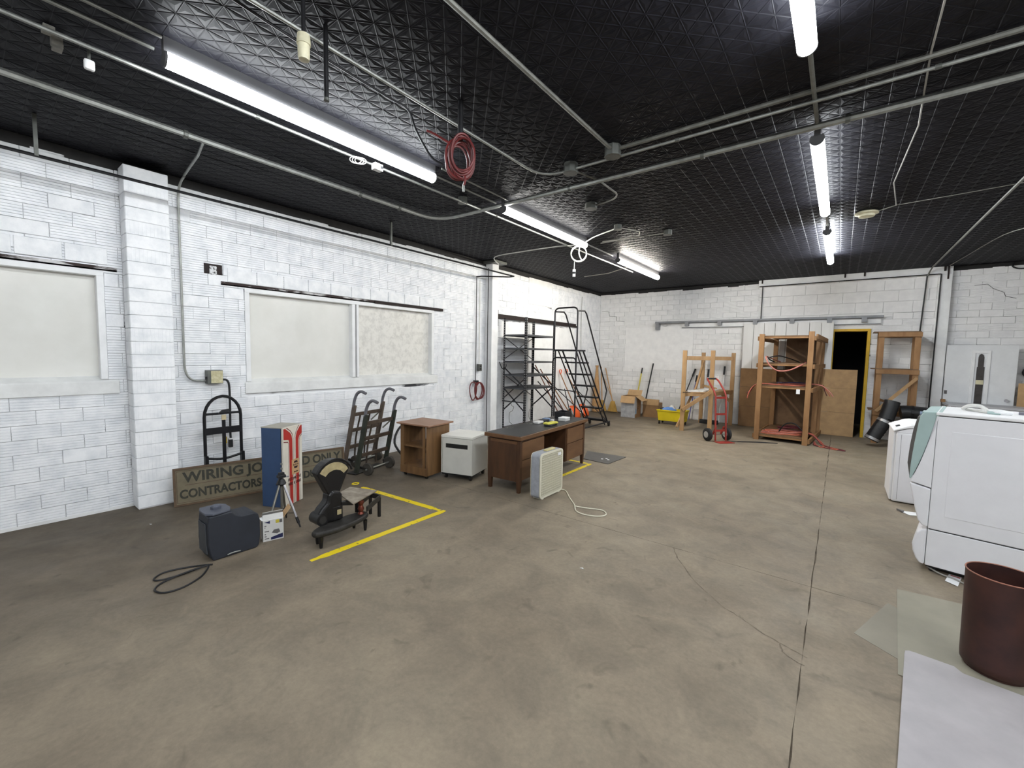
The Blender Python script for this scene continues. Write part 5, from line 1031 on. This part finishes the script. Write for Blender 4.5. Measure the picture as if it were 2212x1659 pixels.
# black flexible duct and bags
DUCT = mat('black_duct', (30, 31, 34), .4, var=.25, scale=18.); SILT = mat('silver_tape', (176, 176, 178), .3, metal=.7)
t = thing('flexible_duct', 'black flexible duct with silver tape bands leaning at right rack', 'duct', (.6, 10.95, 0))
q0, q1, q2 = Vector((.56, 10.90, .13)), Vector((.76, 10.97, .55)), Vector((.84, 11.04, .90))
MB().tube([q0, q1], .12, 14).build('lower_tube', DUCT, t, smooth=True); MB().tube([q1, q2], .125, 14).build('upper_tube', DUCT, t, smooth=True)
for f in (.02, .85): MB().tube([q0.lerp(q1, f), q0.lerp(q1, f+.10)], .126, 14).build('tape_band', SILT, t, smooth=True)
for f in (.35, .5, .65): MB().tube([q0.lerp(q1, f), q0.lerp(q1, f+.03)], .124, 12).build('rib', DUCT, t)
for (z, lb_, x, y) in ((.13, 'lower black rolled bag beside the flexible duct', 1.12, 11.12), (.41, 'middle black rolled bag beside flexible duct', 1.13, 11.13), (.69, 'upper black rolled bag beside flexible duct', 1.14, 11.14)):
    t = thing('rolled_bag', lb_, 'bag', (x, y, z-.13), 0, 'black rolled bags'); MB().tube(cr([(x-.17, y-.01, z), (x-.08, y, z+.01), (x+.12, y+.02, z), (x+.30, y+.02, z-.01)], 3), .13, 12).build('roll', DUCT, t, smooth=True); MB().tube([(x-.02, y, z+.005), (x+.02, y, z+.005)], .139, 12).build('strap', BLKM, t)
# bench, steel door slab lying on it, odds at right edge
t = thing('grey_bench', 'grey bench behind the dryer holding a white door', 'bench', (2.2, 11.55, 0))
MB().bx(1.63, 3.4, 11.2, 11.86, .86, .90).build('top', mat('bench_top', (186, 186, 190), .5, var=.06), t)
for x in (1.68, 3.3):
    for y in (11.25, 11.78): MB().bx(x, x+.06, y, y+.06, 0, .86).build('leg', PINED, t)
t = thing('steel_door', 'white steel door with narrow dark slot window standing on bench', 'door', (2.1, 11.78, .90))
MB().bx(1.63, 2.56, 11.80, 11.84, .90, 2.015).build('slab', mat('white_door', (226, 228, 230), .5, var=.03), t, bevel=.004)
MB().bx(1.97, 2.02, 11.785, 11.80, .90, 1.86).bx(2.17, 2.22, 11.785, 11.80, .90, 1.86).bx(1.97, 2.22, 11.785, 11.80, 1.86, 1.91).build('window_frame', WPAINT, t, bevel=.004)
wn = [(2.05, 11.79, .90), (2.15, 11.79, .90), (2.15, 11.79, 1.60), (2.135, 11.79, 1.60), (2.135, 11.79, 1.78), (2.12, 11.79, 1.83), (2.095, 11.79, 1.85), (2.07, 11.79, 1.83), (2.06, 11.79, 1.78), (2.06, 11.79, 1.60), (2.05, 11.79, 1.60)]
MB().prism(wn, (0, .012, 0)).build('slot_window', mat('slot_glass', (62, 58, 56), .3, var=.25, scale=10.), t); MB().bx(2.05, 2.15, 11.784, 11.792, 1.27, 1.35).build('tape_patch', mat('masking_tape', (206, 200, 168), .6), t)
MB().lathe([(.012, 0), (.03, .02), (.026, .04)], T(2.46, 11.80, .99) @ Rx(90), 14).build('knob', ALU, t, smooth=True)
MB().bx(1.64, 1.68, 11.795, 11.80, 1.06, 1.13).build('latch_plate', INKK, t); MB().bx(1.60, 1.66, 11.72, 11.80, .90, .955).build('wood_block', PINED, t)
t = thing('cardboard_piece', 'brown cardboard piece on bench at right photo edge', 'cardboard', (2.75, 11.72, .90)); MB().bx(2.58, 3.1, 11.72, 11.74, .90, 1.32).build('sheet', CARD, t); MB().bx(2.70, 3.0, 11.74, 11.80, .90, 1.1).build('body', CARD2, t)
t = thing('wall_funnel', 'dark round fitting on far wall at right photo edge', 'fitting', (2.72, FY-.06, 1.5)); MB().lathe([(.05, 0), (.11, .05), (.03, .09)], T(2.76, FY, 1.52) @ Rx(90), 14).build('flange', BLKM, t, smooth=True); MB().cyl((2.76, FY, 1.52), (2.76, FY-.12, 1.52), .025).build('stem', BLKM, t)
# ------------------------------------------------------------------ dryer on pedestal (nearest right)
ENAM = mat('white_enamel', (234, 234, 238), .35, var=.02); ENT = mat('white_enamel_top', (240, 240, 241), .35, var=.03); TEAL = mat('pale_teal_plastic', (168, 190, 188), .4, var=.05); GAPM = mat('seam_shadow', (60, 60, 64), .8)
t = thing('clothes_dryer', 'white clothes dryer on pedestal with pale green front console', 'dryer', (.95, 5.05, 0))
ya, yb = 4.72, 5.40; XD = 1.36
MB().bx(.635, XD, ya, yb, .352, 1.262).build('cabinet', ENAM, t, bevel=.006)
MB().bx(.625, XD+.005, ya-.008, yb+.004, 1.27, 1.295).build('top_panel', ENT, t, bevel=.006)
MB().bx(.64, XD-.005, ya+.006, yb-.006, 1.255, 1.272).build('top_seam', GAPM, t)
MB().bx(.72, 1.28, ya-.003, ya+.004, .47, 1.15).build('side_emboss', ENAM, t, bevel=.003)
def front(poly, nm, m, y0=ya, y1=yb, bev=.012): return MB().prism([(x, y0, z) for x, z in poly], (0, y1-y0, 0)).build(nm, m, t, bevel=bev, seg=3)
front([(.633, .36), (.600, .362), (.572, .40), (.552, .48), (.532, .57), (.514, .66), (.506, .70), (.633, .672)], 'lower_front', ENAM)
front([(.633, .682), (.508, .712), (.515, .735), (.535, .80), (.555, .87), (.578, .97), (.600, 1.08), (.622, 1.18), (.64, 1.258), (.633, 1.26)], 'front_door', ENAM)
front([(.500, .735), (.500, .82), (.505, .92), (.512, 1.02), (.520, 1.12), (.527, 1.20), (.534, 1.255), (.556, 1.288), (.66, 1.297), (.636, 1.252), (.618, 1.17), (.596, 1.07), (.574, .965), (.55, .865), (.53, .795), (.51, .73)], 'console', TEAL, ya+.004, yb-.02)
MB().prism([(.496, ya+.06, .74), (.478, ya+.06, .85), (.484, ya+.06, 1.0), (.496, ya+.06, 1.13), (.516, ya+.06, 1.24), (.56, ya+.06, 1.24), (.53, ya+.06, .76)], (0, .50, 0)).build('door_edge', mat('console_brown', (104, 98, 96), .5), t)
MB().lathe([(.016, 0), (.018, .025)], T(.54, 4.98, 1.25) @ Ry(-90), 12).build('knob', mat('blue_grey_knob', (150, 164, 190), .4), t)
MB().bx(.53, .60, 4.95, 5.1, 1.2, 1.27).build('console_notch', TEAL, t)
pd = MB().bx(.635, XD, ya, yb, .048, .343).build('pedestal', ENAM, t, bevel=.006)
front([(.632, .048), (.602, .05), (.578, .085), (.558, .14), (.55, .20), (.557, .25), (.572, .30), (.60, .33), (.632, .343)], 'pedestal_drawer', ENAM)
MB().bx(.64, XD-.01, ya+.006, yb-.01, .34, .356).build('pedestal_seam', GAPM, t)
for x in (.68, 1.3):
    for y in (ya+.05, yb-.06): MB().cyl((x, y, 0), (x, y, .05), .022).build('foot', BLKP, t)
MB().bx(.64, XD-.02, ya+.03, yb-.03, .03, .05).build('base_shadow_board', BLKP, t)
# things on the dryer top
t = thing('white_hose', 'white coiled drain hose lying on top of dryer', 'hose', (.85, 4.95, 1.295))
MB().tube(cr([(.76, 5.10, 1.31), (.80, 5.02, 1.345), (.86, 4.98, 1.345), (.90, 4.95, 1.31), (.84, 5.02, 1.31), (.78, 5.1, 1.31)], 5), .013, 8).build('loop', WIREM, t, smooth=True); MB().tube(cr([(.88, 4.98, 1.312), (.95, 4.92, 1.32), (1.02, 4.94, 1.312)], 5), .016, 8).build('tail', WPAINT, t, smooth=True); MB().box(.93, 4.94, 1.307, .07, .05, .022).build('fitting', TEAL, t, bevel=.006)
t = thing('grey_strip', 'grey plastic strip lying on dryer top at photo edge', 'strip', (1.25, 5.1, 1.295)); MB().bx(1.06, 1.34, 5.05, 5.11, 1.296, 1.315).build('strip', mat('grey_strip_plastic', (104, 104, 114), .5), t)
MB().bx(1.30, 1.34, 5.02, 5.05, 1.296, 1.32).build('end_clip', mat('grey_strip_plastic', (104, 104, 114), .5), t)
PV = T(.625, 4.72, 0) @ Rz(-10) @ T(-.625, -4.72, 0)
for o in list(COL.objects):
    if o.parent is None and o.name.split('.')[0] in ('clothes_dryer', 'white_hose', 'grey_strip'): o.matrix_basis = PV @ o.matrix_basis
# ------------------------------------------------------------------ white washer behind
t = thing('washing_machine', 'smaller white washing machine behind the dryer', 'washer', (.86, 7.12, 0))
ya, yb = 6.78, 7.46
MB().bx(.575, 1.2, ya, yb, .01, .845).build('cabinet', ENAM, t, bevel=.02, seg=3)
MB().bx(.555, .575, ya+.03, yb-.02, .02, .84).build('front_panel', ENAM, t, bevel=.006)
MB().prism([(.545, ya-.004, .85), (.545, ya-.004, .872), (.70, ya-.004, .945), (.74, ya-.004, .952), (1.2, ya-.004, .952), (1.2, ya-.004, .85), (.72, ya-.004, .905), (.66, ya-.004, .895)], (0, yb-ya+.01, 0)).build('lid_top', ENT, t, bevel=.010, seg=3)
MB().prism([(.56, ya+.002, .842), (.66, ya+.002, .888), (.72, ya+.002, .90), (1.19, ya+.002, .86), (1.19, ya+.002, .842)], (0, yb-ya-.006, 0)).build('lid_seam', ENAM, t)
MB().bx(-.02, .02, -.05, .05, 0, .004, T(.60, 7.0, .90) @ Ry(-25)).build('lid_latch', BLKP, t)
MB().bx(.62, .624, ya-.001, ya, .04, .82).build('side_seam', mat('soft_seam', (150, 150, 154), .6), t)
t = thing('loose_paper', 'torn white paper on floor beside the washing machine', 'paper', (.72, 6.39, 0)); MB().prism([(.62, 6.42, .002), (.70, 6.30, .002), (.80, 6.36, .002), (.80, 6.47, .002)], (0, 0, .004)).build('sheet', WPAINT, t); MB().prism([(.60, 6.44, .001), (.66, 6.40, .001), (.64, 6.36, .001)], (0, 0, .02)).build('curled_corner', INKK, t)
t = thing('cord_tag', 'white instruction tag on cord at foot of dryer', 'tag', (.79, 4.66, 0)); MB().prism([(.785, 4.755, .004), (.852, 4.735, .004), (.80, 4.53, .004), (.738, 4.585, .004)], (0, 0, .002)).build('card', WPAINT, t); MB().prism([(.790, 4.735, .0065), (.842, 4.718, .0065), (.838, 4.70, .0065), (.788, 4.72, .0065)], (0, 0, .0005)).build('red_band', REDP, t)
pipe('appliance_cord', cr([(.66, 4.77, .02), (.70, 4.70, .02), (.74, 4.68, .012), (.79, 4.66, .012), (.86, 4.60, .01), (.95, 4.60, .01)], 5), .006, GREYW, 'grey cord with tag trailing under the dryer', 'cord')
# ------------------------------------------------------------------ rusty drum and floor mats
RB = mat('brown_drum', (70, 40, 34), .5, c2=(52, 29, 27), scale=7., metal=.1); RIM = mat('drum_rim', (150, 96, 76), .4)
t = thing('steel_drum', 'open rusty brown steel drum at right photo edge', 'drum', (.775, 3.42, 0))
n = 40; k = MB(); prof = [(.125, .012), (.139, .03), (.141, .06), (.148, .545), (.144, .545), (.137, .06), (.0, .05)]
k.lathe(prof, T(.775, 3.42, 0), n, cap=False).build('body', RB, t, smooth=True)
MB().tube([(.775+.1475*math.cos(a), 3.42+.1475*math.sin(a), .546) for a in [2*math.pi*i/48 for i in range(48)]], .0035, 6, closed=True).build('rim', RIM, t, smooth=True)
MB().lathe([(.125, .0055), (.125, .013)], T(.775, 3.42, 0), 32).build('bottom', RB, t)
def matt(c, a): return mat('clear_mat_%d' % c[0], c, .38, var=.05, scale=5., alpha=a, bump=.05)
def fmat(pts, z, m, lb_, h=.0018):
    tag(MB().prism([(*p, z) for p in pts], (0, 0, h)).build('floor_mat', m, bevel=.0), lb_, 'mat', 'translucent floor mats')
fmat([(.165, 3.327), (.60, 3.02), (.80, 3.50), (.36, 3.90)], .0006, matt((164, 158, 142), .5), 'lowest clear mat with corner pointing left')
fmat([(.345, 3.03), (.43, 4.185), (.98, 4.235), (1.2, 3.0)], .0028, matt((170, 165, 148), .55), 'clear greenish mat under the rusty drum')
rc = [(.285, 2.30), (.392, 3.27), (.398, 3.305), (.415, 3.318), (.44, 3.319), (1.15, 3.25), (1.15, 1.9), (.25, 1.9)]
tag(MB().prism([(*p, .0050) for p in rc[:5]]+[(.60, 3.305, .0050), (.62, 3.27, .0050), (.63, 3.26, .005), (1.10, 3.20, .005)]+[(*p, .0050) for p in rc[6:]], (0, 0, .0025)).build('floor_mat', mat('grey_vinyl_mat', (168, 164, 166), .33, var=.08, scale=4., bump=.1)), 'grey vinyl mat in bottom right corner of photo', 'mat', 'translucent floor mats')
# a few dry scraps on the floor
for (x, y, lb_) in ((-1.55, 2.95, 'tiny white scrap on middle of floor'), (-5.15, 1.05, 'tiny white scrap on floor near pilaster')):
    t = thing('paper_scrap', lb_, 'scrap', (x, y, 0)); MB().prism([(x, y, .001), (x+.03, y+.006, .001), (x+.018, y+.016, .001)], (0, 0, .003)).build('scrap', WPAINT, t)
